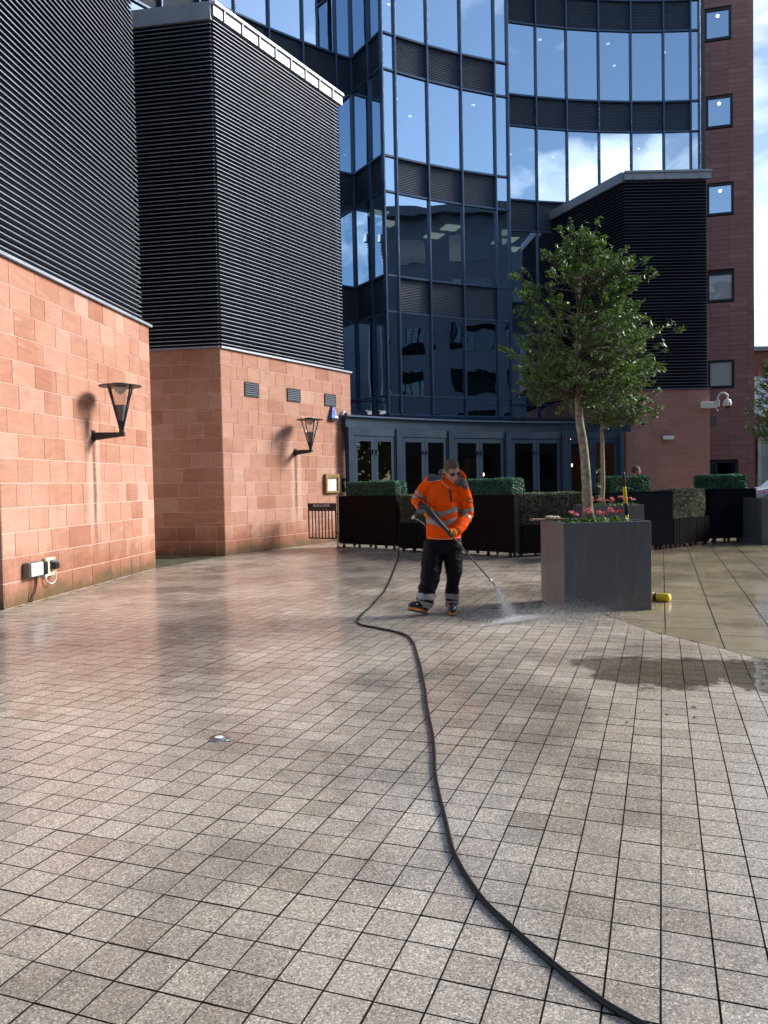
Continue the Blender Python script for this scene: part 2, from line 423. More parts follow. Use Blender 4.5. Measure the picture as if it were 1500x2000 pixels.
M['lamp_metal'] = mat('dark_lamp_metal', (0.045, 0.05, 0.055), 0.45, metal=0.5, var=0.15)
M['acrylic'] = glass_mat('lamp_acrylic', (0.88, 0.86, 0.84), (1, 1, 1), 0.03)
M['white_plastic'] = mat('white_plastic', (0.75, 0.76, 0.75), 0.35, var=0.05, dirt=0.1)
M['cream_plastic'] = mat('cream_plastic', (0.70, 0.66, 0.48), 0.4, var=0.06, dirt=0.1)
M['grey_plastic'] = mat('grey_plastic', (0.16, 0.165, 0.17), 0.45)
M['black_plastic'] = mat('black_plastic', (0.014, 0.014, 0.016), 0.35)
M['rubber'] = mat('black_rubber_hose', (0.010, 0.010, 0.011), 0.42, var=0.3, spec=0.3, vscale=30, bump=0.15, bscale=300)
M['blue_box'] = mat('blue_bell_box', (0.02, 0.10, 0.42), 0.3, var=0.1)
M['white_mark'] = mat('white_marking', (0.8, 0.84, 0.88), 0.5, var=0.03)
M['grey_mark'] = mat('dull_red_grey_lettering', (0.16, 0.12, 0.115), 0.6, var=0.1)
M['brass'] = mat('aged_brass_frame', (0.30, 0.20, 0.075), 0.45, metal=0.55, var=0.2)
M['paper'] = mat('menu_paper', (0.78, 0.79, 0.80), 0.7, var=0.05)
M['ink'] = mat('grey_print', (0.33, 0.34, 0.36), 0.8)
M['black_paint'] = mat('black_painted_steel', (0.014, 0.012, 0.013), 0.45, var=0.2)
M['trough'] = mat('near_black_trough', (0.009, 0.0065, 0.007), 0.6, var=0.35, vscale=2.2, dirt=0.03, spec=0.04)
M['trough_navy'] = mat('blue_black_trough', (0.007, 0.009, 0.015), 0.8, var=0.35, vscale=2.2, dirt=0.03, spec=0.04)
M['trough_wood'] = mat('black_stained_boards', (0.010, 0.010, 0.010), 0.85, var=0.5, vscale=9, spec=0.04)
M['planter'] = mat('slate_grey_planter', (0.112, 0.118, 0.132), 0.34, var=0.07, vscale=2.5, rvar=0.06, dirt=0.22, streak=0.35)
M['soil'] = mat('dark_soil', (0.03, 0.022, 0.016), 0.95, var=0.5, vscale=30, bump=0.6)
M['steel'] = mat('stainless_steel', (0.55, 0.55, 0.54), 0.22, metal=0.9, var=0.05)
M['lens_white'] = mat('frosted_light_lens', (0.82, 0.84, 0.86), 0.12, var=0.03)
M['yellow'] = mat('yellow_plastic', (0.72, 0.50, 0.02), 0.4, var=0.1)
M['wood'] = mat('brown_board', (0.26, 0.15, 0.085), 0.6, var=0.3, vscale=14)
M['bark'] = mat('mottled_bark', (0.30, 0.26, 0.185), 0.85, var=0.6, vscale=22, dirt=0.85, bump=0.5, bscale=60)
M['twig'] = mat('grey_twig', (0.085, 0.07, 0.055), 0.85, var=0.3)
M['leaf'] = leaf_mat('holm_oak_leaf', [(0.062, 0.115, 0.036), (0.095, 0.165, 0.052), (0.135, 0.21, 0.068), (0.13, 0.19, 0.055), (0.060, 0.112, 0.034)], 0.45, 0.3)
M['hedge_green'] = leaf_mat('deep_green_box_leaf', [(0.018, 0.075, 0.050), (0.030, 0.125, 0.085), (0.045, 0.165, 0.118), (0.085, 0.23, 0.165)], 0.5)
M['hedge_olive'] = leaf_mat('faded_olive_box_leaf', [(0.055, 0.064, 0.044), (0.095, 0.108, 0.076), (0.14, 0.155, 0.115), (0.20, 0.21, 0.165)], 0.6)
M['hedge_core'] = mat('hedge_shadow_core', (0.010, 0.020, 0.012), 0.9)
M['petal'] = leaf_mat('pink_petal', [(0.70, 0.10, 0.17), (0.78, 0.22, 0.30), (0.80, 0.42, 0.46), (0.62, 0.05, 0.07)], 0.6)
M['petal_red'] = leaf_mat('red_petal', [(0.55, 0.03, 0.03), (0.70, 0.05, 0.05)], 0.6)
M['ger_leaf'] = leaf_mat('geranium_leaf', [(0.05, 0.11, 0.03), (0.09, 0.17, 0.05), (0.14, 0.22, 0.08)], 0.6)

def fabric_mat(name, col, rough=0.75, fold=0.25, scale=9.0, var=0.1):
    m, t, b = new_mat(name)
    c = t.nodes.new('ShaderNodeTexCoord').outputs['Object']
    n1 = node(t, 'ShaderNodeTexNoise', i_Scale=scale, i_Detail=3.0, i_Distortion=1.2)
    mp2 = t.nodes.new('ShaderNodeMapping'); mp2.inputs['Scale'].default_value = (1, 1, 1.8); mp2.inputs['Rotation'].default_value = (0, 0.5, 0)
    t.links.new(c, mp2.inputs[0]); t.links.new(mp2.outputs[0], n1.inputs['Vector'])
    n2 = node(t, 'ShaderNodeTexNoise', i_Scale=500.0, i_Detail=1.0); t.links.new(c, n2.inputs['Vector'])
    cc = ramp(t, n1.outputs['Fac'], [(0.3, tuple(x * (1 - var) for x in col)), (0.7, tuple(min(1, x * (1 + var)) for x in col))])
    t.links.new(cc, b.inputs['Base Color'])
    b.inputs['Roughness'].default_value = rough
    b.inputs['Specular IOR Level'].default_value = 0.25
    b.inputs['Sheen Weight'].default_value = 0.15
    b1 = node(t, 'ShaderNodeBump', i_Strength=fold, i_Distance=0.05); t.links.new(n1.outputs['Fac'], b1.inputs['Height'])
    b2 = node(t, 'ShaderNodeBump', i_Strength=0.1, i_Distance=0.002); t.links.new(n2.outputs['Fac'], b2.inputs['Height'])
    t.links.new(b1.outputs[0], b2.inputs['Normal']); t.links.new(b2.outputs[0], b.inputs['Normal'])
    return m
M['orange'] = fabric_mat('fluorescent_orange_fabric', (1.0, 0.098, 0.005), 0.8)
for _k, _v in (('Sheen Weight', 0.0), ('Specular IOR Level', 0.1)): M['orange'].node_tree.nodes['Principled BSDF'].inputs[_k].default_value = _v
M['orange_piping'] = fabric_mat('pale_orange_piping', (0.9, 0.42, 0.30), 0.7, fold=0)
M['charcoal'] = fabric_mat('charcoal_fabric', (0.075, 0.078, 0.085), 0.8)
M['reflective'] = mat('reflective_tape', (0.30, 0.29, 0.29), 0.42, metal=0.2, var=0.12, vscale=30)
M['trouser'] = fabric_mat('black_waterproof_fabric', (0.006, 0.006, 0.009), 0.5, fold=0.5, scale=7)
M['trouser'].node_tree.nodes['Principled BSDF'].inputs['Sheen Weight'].default_value = 0.0
M['trouser'].node_tree.nodes['Principled BSDF'].inputs['Specular IOR Level'].default_value = 0.12
M['boot'] = mat('black_boot_rubber', (0.012, 0.012, 0.014), 0.22, var=0.2)
M['sole'] = mat('orange_brown_sole', (0.55, 0.19, 0.035), 0.55)
M['glove'] = fabric_mat('orange_work_glove', (0.78, 0.22, 0.02), 0.75, fold=0.1, scale=30)
M['skin'] = mat('skin', (0.50, 0.27, 0.19), 0.5, var=0.08, vscale=20)
M['hair'] = mat('cropped_brown_hair', (0.10, 0.066, 0.046), 0.75, var=0.35, vscale=120, bump=0.5, bscale=400)
M['dark_suit'] = fabric_mat('dark_suit_cloth', (0.010, 0.012, 0.020), 0.8)
M['shirt'] = fabric_mat('white_shirt_cloth', (0.75, 0.76, 0.80), 0.7, fold=0.1)
M['brick_red'] = mat('distant_red_brick', (0.22, 0.075, 0.05), 0.85, var=0.2, vscale=2)
M['concrete'] = mat('grey_concrete', (0.26, 0.25, 0.23), 0.85, var=0.25, vscale=1.2)
M['white_panel'] = mat('white_cladding', (0.78, 0.79, 0.80), 0.5, var=0.04)
M['car_paint'] = mat('white_car_paint', (0.72, 0.73, 0.75), 0.18, var=0.02, spec=0.6)
M['tyre'] = mat('tyre_rubber', (0.02, 0.02, 0.02), 0.8)
M['opp_wall'] = mat('opposite_building_wall', (0.045, 0.065, 0.095), 0.8, var=0.25, vscale=0.5)

# ------------------------------------------------------------------ mesh helpers
class MB:
    """collects boxes, tubes, lathes and sheets and links them as one mesh"""
    def __init__(s): s.v = []; s.f = []; s.mi = []
    def add(s, vs, fs, mi=0):
        o = len(s.v)
        s.v += [tuple(p) for p in vs]
        s.f += [tuple(i + o for i in f) for f in fs]
        s.mi += [mi] * len(fs)
    def box(s, x0, x1, y0, y1, z0, z1, mi=0, b=0.0):
        if b <= 0:
            vs = [(x, y, z) for z in (z0, z1) for y in (y0, y1) for x in (x0, x1)]
            s.add(vs, [(0, 2, 3, 1), (4, 5, 7, 6), (0, 1, 5, 4), (1, 3, 7, 5), (3, 2, 6, 7), (2, 0, 4, 6)], mi)
            return
        vs = []; idx = {}
        for sx in (0, 1):
            for sy in (0, 1):
                for sz in (0, 1):
                    cx, cy, cz = (x0, x1)[sx], (y0, y1)[sy], (z0, z1)[sz]
                    ix, iy, iz = cx + (b, -b)[sx], cy + (b, -b)[sy], cz + (b, -b)[sz]
                    for ax, p in (('x', (cx, iy, iz)), ('y', (ix, cy, iz)), ('z', (ix, iy, cz))):
                        idx[(sx, sy, sz, ax)] = len(vs); vs.append(p)
        fs = []
        I = idx
        for k in (0, 1):
            q = [I[(k, 0, 0, 'x')], I[(k, 1, 0, 'x')], I[(k, 1, 1, 'x')], I[(k, 0, 1, 'x')]]; fs.append(q if k else q[::-1])
            q = [I[(0, k, 0, 'y')], I[(0, k, 1, 'y')], I[(1, k, 1, 'y')], I[(1, k, 0, 'y')]]; fs.append(q if k else q[::-1])
            q = [I[(0, 0, k, 'z')], I[(1, 0, k, 'z')], I[(1, 1, k, 'z')], I[(0, 1, k, 'z')]]; fs.append(q if k else q[::-1])
        for a in (0, 1):
            for c in (0, 1):
                fs.append([I[(a, c, 0, 'x')], I[(a, c, 0, 'y')], I[(a, c, 1, 'y')], I[(a, c, 1, 'x')]])
                fs.append([I[(a, 0, c, 'x')], I[(a, 1, c, 'x')], I[(a, 1, c, 'z')], I[(a, 0, c, 'z')]])
                fs.append([I[(0, a, c, 'y')], I[(0, a, c, 'z')], I[(1, a, c, 'z')], I[(1, a, c, 'y')]])
                for d in (0, 1):
                    fs.append([I[(a, c, d, 'x')], I[(a, c, d, 'y')], I[(a, c, d, 'z')]])
        s.add(vs, fs, mi)
    def tube(s, pts, rad, n=8, mi=0, cap=True, flat=None):
        pts = [Vector(p) for p in pts]
        if not hasattr(rad, '__len__'): rad = [rad] * len(pts)
        up = None; vs = []; fs = []
        for i, p in enumerate(pts):
            d = (pts[min(i + 1, len(pts) - 1)] - pts[max(i - 1, 0)])
            d = d.normalized() if d.length > 1e-9 else Vector((0, 0, 1))
            if up is None:
                up = Vector((0, 0, 1)) if abs(d.z) < 0.9 else Vector((0, 1, 0))
            a = d.cross(up); a = a.normalized() if a.length > 1e-6 else Vector((1, 0, 0))
            c = a.cross(d).normalized(); up = c
            fx, fy = (flat[i] if flat else (1, 1))
            for k in range(n):
                w = 2 * PI * k / n
                vs.append(p + (a * math.cos(w) * fx + c * math.sin(w) * fy) * rad[i])
        for i in range(len(pts) - 1):
            for k in range(n):
                k2 = (k + 1) % n
                fs.append((i * n + k, i * n + k2, (i + 1) * n + k2, (i + 1) * n + k))
        if cap:
            fs.append(tuple(range(n))[::-1]); fs.append(tuple((len(pts) - 1) * n + k for k in range(n)))
        s.add(vs, fs, mi)
    def lathe(s, prof, n=20, c=(0, 0, 0), mi=0, axis='z'):
        vs = []; fs = []
        for r, h in prof:
            for k in range(n):
                w = 2 * PI * k / n
                p = (r * math.cos(w), r * math.sin(w), h)
                if axis == 'y': p = (p[0], p[2], -p[1])
                if axis == 'x': p = (p[2], p[0], p[1])
                vs.append((p[0] + c[0], p[1] + c[1], p[2] + c[2]))
        for i in range(len(prof) - 1):
            for k in range(n):
                k2 = (k + 1) % n
                fs.append((i * n + k, i * n + k2, (i + 1) * n + k2, (i + 1) * n + k))
        fs.append(tuple(range(n))[::-1]); fs.append(tuple((len(prof) - 1) * n + k for k in range(n)))
        s.add(vs, fs, mi)
    def ball(s, c, r, n=10, mi=0, sc=(1, 1, 1), rot=None):
        m = n // 2; vs = []; fs = []
        for i in range(m + 1):
            a = PI * i / m
            for k in range(n):
                w = 2 * PI * k / n
                p = Vector((math.sin(a) * math.cos(w) * r * sc[0], math.sin(a) * math.sin(w) * r * sc[1], math.cos(a) * r * sc[2]))
                if rot is not None: p = rot @ p
                vs.append(p + Vector(c))
        for i in range(m):
            for k in range(n):
                k2 = (k + 1) % n
                fs.append((i * n + k, (i + 1) * n + k, (i + 1) * n + k2, i * n + k2))
        s.add(vs, fs, mi)
    def prism(s, poly, z0, z1, mi=0):
        n = len(poly)
        vs = [(x, y, z0) for x, y in poly] + [(x, y, z1) for x, y in poly]
        fs = [tuple(range(n))[::-1], tuple(range(n, 2 * n))] + [(i, (i + 1) % n, n + (i + 1) % n, n + i) for i in range(n)]
        s.add(vs, fs, mi)
    def mesh(s, name, mats, smooth=False):
        me = bpy.data.meshes.new(name)
        me.from_pydata(s.v, [], s.f)
        for m in (mats if isinstance(mats, (list, tuple)) else [mats]): me.materials.append(M[m] if isinstance(m, str) else m)
        me.polygons.foreach_set('material_index', s.mi)
        if smooth: me.polygons.foreach_set('use_smooth', [True] * len(s.f))
        me.update()
        return me
    def build(s, name, mats, parent=None, smooth=False, loc=None, rz=0.0):
        return put(name, s.mesh(name, mats, smooth), parent, loc, rz)

def put(name, me, parent=None, loc=None, rz=0.0):
    o = bpy.data.objects.new(name, me)
    COL.objects.link(o)
    if parent: o.parent = parent
    if loc is not None: o.location = loc
    if rz: o.rotation_euler = (0, 0, rz)
    return o

def tag(o, label, cat, group=None):
    o['label'] = label; o['category'] = cat
    if group: o['group'] = group
    return o

def thing(name, label, cat, loc=(0, 0, 0), rz=0.0, group=None):
    o = bpy.data.objects.new(name, None)
    o.empty_display_size = 0.1
    COL.objects.link(o); o.location = loc; o.rotation_euler = (0, 0, rz)
    return tag(o, label, cat, group)

def struct(o, kind='structure'):
    o['kind'] = kind
    return o

def smooth_flags(o, ang=40):
    me = o.data
    me.polygons.foreach_set('use_smooth', [True] * len(me.polygons))
    try: me.set_sharp_from_angle(angle=R_(ang))
    except Exception: pass
    return o

# ------------------------------------------------------------------ ground, pavement
g = MB(); g.add([(-900, -900, -0.20), (900, -900, -0.20), (900, 900, -0.20), (-900, 900, -0.20)], [(0, 1, 2, 3)])
struct(g.build('ground', 'ground'))
pave = MB(); pave.box(-14, 26, -8, 48, -0.18, -0.0042)
pavement = struct(pave.build('pavement', 'bed'))

P1, Q1 = Vector((-4.69, 9.46)), Vector((-4.18, 14.04))        # near pavilion, wall towards the square
P2, Q2 = Vector((-3.36, 16.27)), Vector((-0.82, 20.33))       # far pavilion, wall towards the square
P2L = Vector((-9.6, 17.25))
ARC_C = Vector((10.5, 7.8))
FLAG_POLY = [(5.05, 15.6), (2.36, 8.14), (2.54, 7.25), (2.79, 6.66), (2.98, 6.08), (3.45, 4.9), (4.2, 3.4), (5.2, 1.5), (7.0, -1.0), (26, -1), (26, 30), (9.9, 30)]
ALLEY = [(-9.6, 14.2), (-4.16, 14.2), (-3.37, 16.24), (-9.6, 17.2)]

def inside(p, poly):
    c = False; n = len(poly)
    for i in range(n):
        (x0, y0), (x1, y1) = poly[i], poly[(i + 1) % n]
        if (y0 > p[1]) != (y1 > p[1]) and p[0] < (x1 - x0) * (p[1] - y0) / (y1 - y0) + x0: c = not c
    return c

def uv(i, j, pu, pv):
    return PAV_O + UV_U * (i * pu) + UV_V * (j * pv)

CHAM = 0.0012
def sett_geo(mb, hu, hv, c, dz, tilt=(0, 0), ch=CHAM):
    """a block with chamfered top edge: half sizes hu, hv, centre c"""
    vs = []
    for k, z in ((0.0, -0.03), (0.0, -ch), (ch, 0.0)):
        for su, sv in ((-1, -1), (1, -1), (1, 1), (-1, 1)):
            a, b = su * (hu - k), sv * (hv - k)
            p = c + UV_U * a + UV_V * b
            vs.append((p.x, p.y, z + dz + tilt[0] * a + tilt[1] * b))
    fs = []
    for r in (0, 4):
        for k in range(4): fs.append((r + (k + 1) % 4, r + k, r + 4 + k, r + 4 + (k + 1) % 4))
    mb.add(vs, fs, 1)                       # sides stay dark with joint dirt
    o = len(mb.v) - 12
    mb.f.append((o + 11, o + 10, o + 9, o + 8)); mb.mi.append(0)

FLAG_EDGES = [(Vector(FLAG_POLY[k]), Vector(FLAG_POLY[k + 1])) for k in range(9)]
def cut_by_edge(c, hu, hv, keep_inside):
    """block outline cut along the sett/flag boundary; None when it is not on the boundary"""
    q = [c + UV_U * (a * hu) + UV_V * (b * hv) for a, b in ((-1, -1), (1, -1), (1, 1), (-1, 1))]
    ins = [inside(p, FLAG_POLY) for p in q]
    if all(ins): return 'in'
    if not any(ins): return 'out'
    best = None
    for a, b in FLAG_EDGES:
        t = max(0, min(1, (c - a).dot(b - a) / (b - a).length_squared)); dd = (c - a.lerp(b, t)).length
        if best is None or dd < best[0]: best = (dd, a, b)
    _, a, b = best
    n = Vector((-(b - a).y, (b - a).x)).normalized()          # points into the flags
    if not keep_inside: n = -n
    f = [(p - a).dot(n) - 0.004 for p in q]; out = []
    for k in range(4):
        p0, p1, f0, f1 = q[k], q[(k + 1) % 4], f[k], f[(k + 1) % 4]
        if f0 >= 0: out.append(p0)
        if (f0 >= 0) != (f1 >= 0): out.append(p0.lerp(p1, f0 / (f0 - f1)))
    return out if len(out) >= 3 else 'none'

def cut_piece(mb, poly, z):
    n = len(poly)
    vs = [(p.x, p.y, z) for p in poly] + [(p.x, p.y, z - 0.03) for p in poly]
    mb.add(vs, [tuple(range(n))[::-1]])
    o = len(mb.v) - 2 * n
    for k in range(n): mb.f.append((o + k, o + (k + 1) % n, o + n + (k + 1) % n, o + n + k)); mb.mi.append(1)

def hidden_by_walls(c):
    if inside(c, ALLEY): return True
    if c.y > 9.3 and c.y < 14.3 and c.x < P1.x + (c.y - P1.y) * (Q1.x - P1.x) / (Q1.y - P1.y): return True
    if c.y >= 14.0 and c.x < -3.36 + max(0.0, c.y - 16.27) * (2.54 / 4.06): return c.x < -4.2 or c.y > 16.2
    return False

near = []
rest = MB()
base_sett = MB(); sett_geo(base_sett, 0.0741, 0.0741, Vector((0, 0)), 0.0)
sett_mesh = base_sett.mesh('sett', ['setts', 'bed'])
cells = []
for i in range(-40, 150):
    for j in range(-110, 90):
        c = uv(i + 0.5, j + 0.5, PITCH, PITCH)
        if c.y < 1.2 or c.y > 19.5: continue
        lim = 0.62 * c.y + 1.6
        if abs(c.x) > lim or c.x < -12: continue
        if hidden_by_walls(c): continue
        ce = cut_by_edge(c, 0.0741, 0.0741, False)
        if ce in ('in', 'none'): continue
        if ce != 'out':
            cut_piece(rest, ce, 0.0); continue
        if (c - ARC_C).length > 17.2 and c.y > 17: continue
        vis = c.y > 2.03 and abs(c.x) < 0.497 * c.y
        cells.append((not vis, c.y, c, i, j))
cells.sort(key=lambda k: (k[0], k[1]))
for n_, (nv, yy, c, i, j) in enumerate(cells):
    rr = random.Random(i * 1000 + j)
    dz = rr.uniform(-0.0009, 0.0009)
    tl = (rr.uniform(-0.005, 0.005), rr.uniform(-0.005, 0.005))
    if n_ < 300:
        o = put('sett', sett_mesh, pavement, (c.x, c.y, dz))
        o.rotation_euler = (tl[0], tl[1], rr.uniform(-0.006, 0.006))
    else:
        sett_geo(rest, 0.0741 + rr.uniform(-0.0012, 0.0008), 0.0741 + rr.uniform(-0.0012, 0.0008), c, dz, tl)
struct(rest.build('sett_field', ['setts', 'bed'], pavement), 'stuff')

# tan flagstones on the right, each one a slab
fl = []
frest = MB()
for i in range(-20, 40):
    for j in range(-8, 50):
        off = 0.5 * (j % 2)
        c = uv(i + 0.5 + off, j + 0.57, 0.62, 0.47)
        if c.y < 0.8 or c.y > 27 or c.x > 0.62 * c.y + 2.0: continue
        ce = cut_by_edge(c, 0.3065, 0.2315, True)
        if ce in ('out', 'none'): continue
        if ce != 'in':
            cut_piece(frest, ce, 0.0); continue
        fl.append((c.y, c, i, j))
fl.sort(key=lambda k: k[0])
fmesh = MB(); sett_geo(fmesh, 0.3065, 0.2315, Vector((0, 0)), 0.0, ch=0.003)
flag_mesh = fmesh.mesh('flagstone', ['flags', 'bed'])
for n_, (yy, c, i, j) in enumerate(fl):
    rr = random.Random(i * 977 + j * 31)
    if n_ < 300:
        o = put('flagstone', flag_mesh, pavement, (c.x, c.y, 0.0 + rr.uniform(-0.0005, 0.0005)))
        o.rotation_euler = (rr.uniform(-.002, .002), rr.uniform(-.002, .002), 0)
    else: sett_geo(frest, 0.3065, 0.2315, c, 0.0)
if frest.v: struct(frest.build('cut_flagstones', ['flags', 'bed'], pavement), 'stuff')
al = MB(); al.add([(x, y, -0.004) for x, y in ALLEY], [tuple(range(len(ALLEY)))])
struct(al.build('alley_floor', 'alley'))

# puddles: thin films of water with ragged outlines
def film(name, pts, z, jitter, seed, label=None):
    rr = random.Random(seed); out = []
    n = len(pts)
    for k in range(n):
        a, b = Vector(pts[k]), Vector(pts[(k + 1) % n])
        m = max(2, int((b - a).length / 0.035)) if k < n - 3 or len(pts) < 9 else 2
        for q in range(m):
            p = a.lerp(b, q / m)
            w = noise.noise(Vector((p.x * 3.1, p.y * 3.1, seed))) * 1.3 + noise.noise(Vector((p.x * 11, p.y * 11, seed + 5))) * 0.7
            if m == 2: w = 0
            out.append((p.x + w * jitter, p.y + w * jitter * 0.4))
    mb = MB(); mb.add([(x, y, z) for x, y in out], [tuple(range(len(out)))])
    me = mb.mesh(name, 'water')
    bm = bmesh.new(); bm.from_mesh(me)
    bmesh.ops.triangulate(bm, faces=bm.faces[:])
    bm.normal_update()
    for f in bm.faces:
        if f.normal.z < 0: f.normal_flip()
    bm.to_mesh(me); bm.free()
    o = put(name, me)
    return struct(o)
film('puddle', [(4.0, 8.9), (0.70, 1.6), (9, 1.6), (9, 8.9)], 0.0045, 0.0, 3)

# ------------------------------------------------------------------ stone pavilions with louvred upper storeys
COURSE = 4.36 / 14
stone_meshes = {}
def stone_mesh(w, h, mname):
    key = (round(w, 3), round(h, 3), mname)
    if key not in stone_meshes:
        mb = MB(); mb.box(-w / 2 + 0.0045, w / 2 - 0.0045, -0.03, 0.0, -h / 2 + 0.0045, h / 2 - 0.0045, b=0.002)
        stone_meshes[key] = mb.mesh('stone_block', mname)
    return stone_meshes[key]

def clad(parent, P, Q, mname, seed, z0=0.0, courses=14, ch=COURSE, widths=(0.34, 0.42, 0.47, 0.52, 0.60), skip=None):
    """courses of stone blocks on the wall from P to Q (outward normal to the right of P->Q)"""
    d = (Q - P); Lw = d.length; d.normalize()
    n = Vector((d.y, -d.x))
    rz = math.atan2(d.y, d.x)
    rr = random.Random(seed)
    for k in range(courses):
        s = 0.0; zc = z0 + (k + 0.5) * ch
        first = True
        while s < Lw - 1e-4:
            w = rr.choice(widths)
            if first: w *= rr.choice((0.55, 0.8, 1.0)); first = False
            w = round(w, 2)
            if Lw - s - w < 0.16: w = Lw - s
            c = P + d * (s + w / 2) + n * (-0.0245 + rr.uniform(-0.0012, 0.0012))
            o = put('stone_block', stone_mesh(w, ch, mname), parent, (c.x, c.y, zc), rz)
            s += w

def slat_profile(length, mname):
    """one louvre blade: a rounded lip in front, a sloping web behind; runs along local x"""
    prof = [(-0.055, -0.003), (-0.060, 0.002), (-0.061, 0.008), (-0.057, 0.014), (-0.050, 0.016), (0.0, 0.024), (0.0, 0.020), (-0.048, 0.003)]
    vs = []; fs = []; n = len(prof)
    for x in (0, length):
        for y, z in prof: vs.append((x, y, z))
    for k in range(n): fs.append((k, (k + 1) % n, n + (k + 1) % n, n + k)[::-1])
    fs.append(tuple(range(n))[::-1][::-1]); fs.append(tuple(range(n, 2 * n))[::-1])
    mb = MB(); mb.add(vs, fs)
    for k in (4, 5, 6): mb.mi[k] = 1
    me = mb.mesh('louvre_slat', [mname, 'slat_web'])
    bm = bmesh.new(); bm.from_mesh(me); bmesh.ops.recalc_face_normals(bm, faces=bm.faces[:]); bm.to_mesh(me); bm.free()
    return me

def louvre(parent, P, Q, z0, z1, mname, pitch=0.0835):
    d = (Q - P); Lw = d.length; d.normalize(); rz = math.atan2(d.y, d.x)
    me = slat_profile(Lw, mname)
    z = z0 + 0.03
    while z < z1 - 0.04:
        put('louvre_slat', me, parent, (P.x, P.y, z), rz)
        z += pitch

def poly_prism(name, pts, z0, z1, m, parent):
    mb = MB()
    a = sum(pts[i][0] * pts[(i + 1) % len(pts)][1] - pts[(i + 1) % len(pts)][0] * pts[i][1] for i in range(len(pts)))
    mb.prism(pts if a > 0 else pts[::-1], z0, z1)
    return mb.build(name, m, parent)

def trim(parent, name, P, Q, z0, z1, out, m, inn=0.05, ext0=0.0, ext1=0.0, ribs=0):
    d = (Q - P); Lw = d.length; d.normalize(); rz = math.atan2(d.y, d.x)
    mb = MB(); mb.box(-ext0, Lw + ext1, -out, inn, z0, z1)
    o = mb.build(name, m, parent, loc=(P.x, P.y, 0), rz=rz)
    if ribs:
        rb = MB(); rb.box(-0.012, 0.012, -0.03, 0, z0 + 0.005, z1 - 0.06)
        rme = rb.mesh('seam', m)
        k = 0.3
        while k < Lw + ext1 - 0.1:
            s = put('seam', rme, o); s.location = (k, -out, 0)
            k += ribs
        lip = MB(); lip.box(-ext0, Lw + ext1 + 0.02, -out - 0.045, -out - 0.001, z1 - 0.058, z1 + 0.004)
        lip.build('drip_lip', m, o)
    return o

# near pavilion on the left
p1n = P1; q1n = Q1
d1 = (Q1 - P1).normalized()
nl = thing('stone_pavilion', 'orange sandstone block with black louvres at the left edge of the square', 'building', group='stone pavilions with louvred tops')
BACK = 6.5
n1 = Vector((d1.y, -d1.x))
foot1 = [tuple(P1), tuple(Q1), tuple(Q1 - n1 * BACK), tuple(P1 - n1 * BACK)]
poly_prism('wall', foot1, -0.1, 4.358, 'mortar', nl)
clad(nl, P1, Q1, 'sandstone', 11)
clad(nl, P1 - n1 * 1.6, P1 , 'sandstone', 12)
core1 = [tuple(P1 - n1 * 0.03), tuple(Q1 - d1 * 0.40 - n1 * 0.03), tuple(Q1 - d1 * 0.40 - n1 * BACK), tuple(P1 - n1 * BACK)]
poly_prism('louvre_backing', core1, 4.36, 13.5, 'recess', nl)
louvre(nl, P1 - d1 * 0.02, Q1 - d1 * 0.40, 4.42, 13.2, 'slat')
trim(nl, 'sill_flashing', P1, Q1, 4.362, 4.402, 0.06, 'slat', ext1=0.05)
trim(nl, 'roof_flashing', P1, Q1 - d1 * 0.40, 13.2, 13.5, 0.08, 'zinc')

# far pavilion on the left
d2 = (Q2 - P2).normalized(); n2 = Vector((d2.y, -d2.x))
dl = (P2 - P2L).normalized(); n2l = Vector((dl.y, -dl.x))
fp = thing('stone_pavilion', 'sandstone block with three small vents and a zinc roof edge over black louvres', 'building', group='stone pavilions with louvred tops')
E2 = Q2 - d2 * 0.36
back2 = Q2 - n2 * 6.0
foot2 = [tuple(P2L), tuple(P2), tuple(Q2), tuple(back2), (-9.6, 24.0)]
poly_prism('wall', foot2, -0.1, 4.358, 'mortar', fp)
clad(fp, P2, Q2, 'sandstone', 21)
clad(fp, P2L, P2, 'sandstone', 22)
core2 = [tuple(P2L - n2l * 0.03), tuple(P2 - n2l * 0.03 - n2 * 0.03), tuple(E2 - n2 * 0.03), tuple(E2 - n2 * 5.5), (-9.6, 23.5)]
poly_prism('louvre_backing', core2, 4.36, 11.10, 'recess', fp)
louvre(fp, P2, E2, 4.42, 11.10, 'slat')
louvre(fp, P2L, P2, 4.42, 11.10, 'slat')
trim(fp, 'sill_flashing', P2, Q2, 4.362, 4.402, 0.055, 'slat', ext1=0.03)
trim(fp, 'sill_flashing', P2L, P2, 4.362, 4.402, 0.055, 'slat')
trim(fp, 'roof_flashing', P2, E2, 11.14, 11.42, 0.085, 'zinc', ext1=0.16, ribs=0.55)
trim(fp, 'roof_flashing', P2L, P2, 11.05, 11.40, 0.085, 'zinc', ext1=0.02)

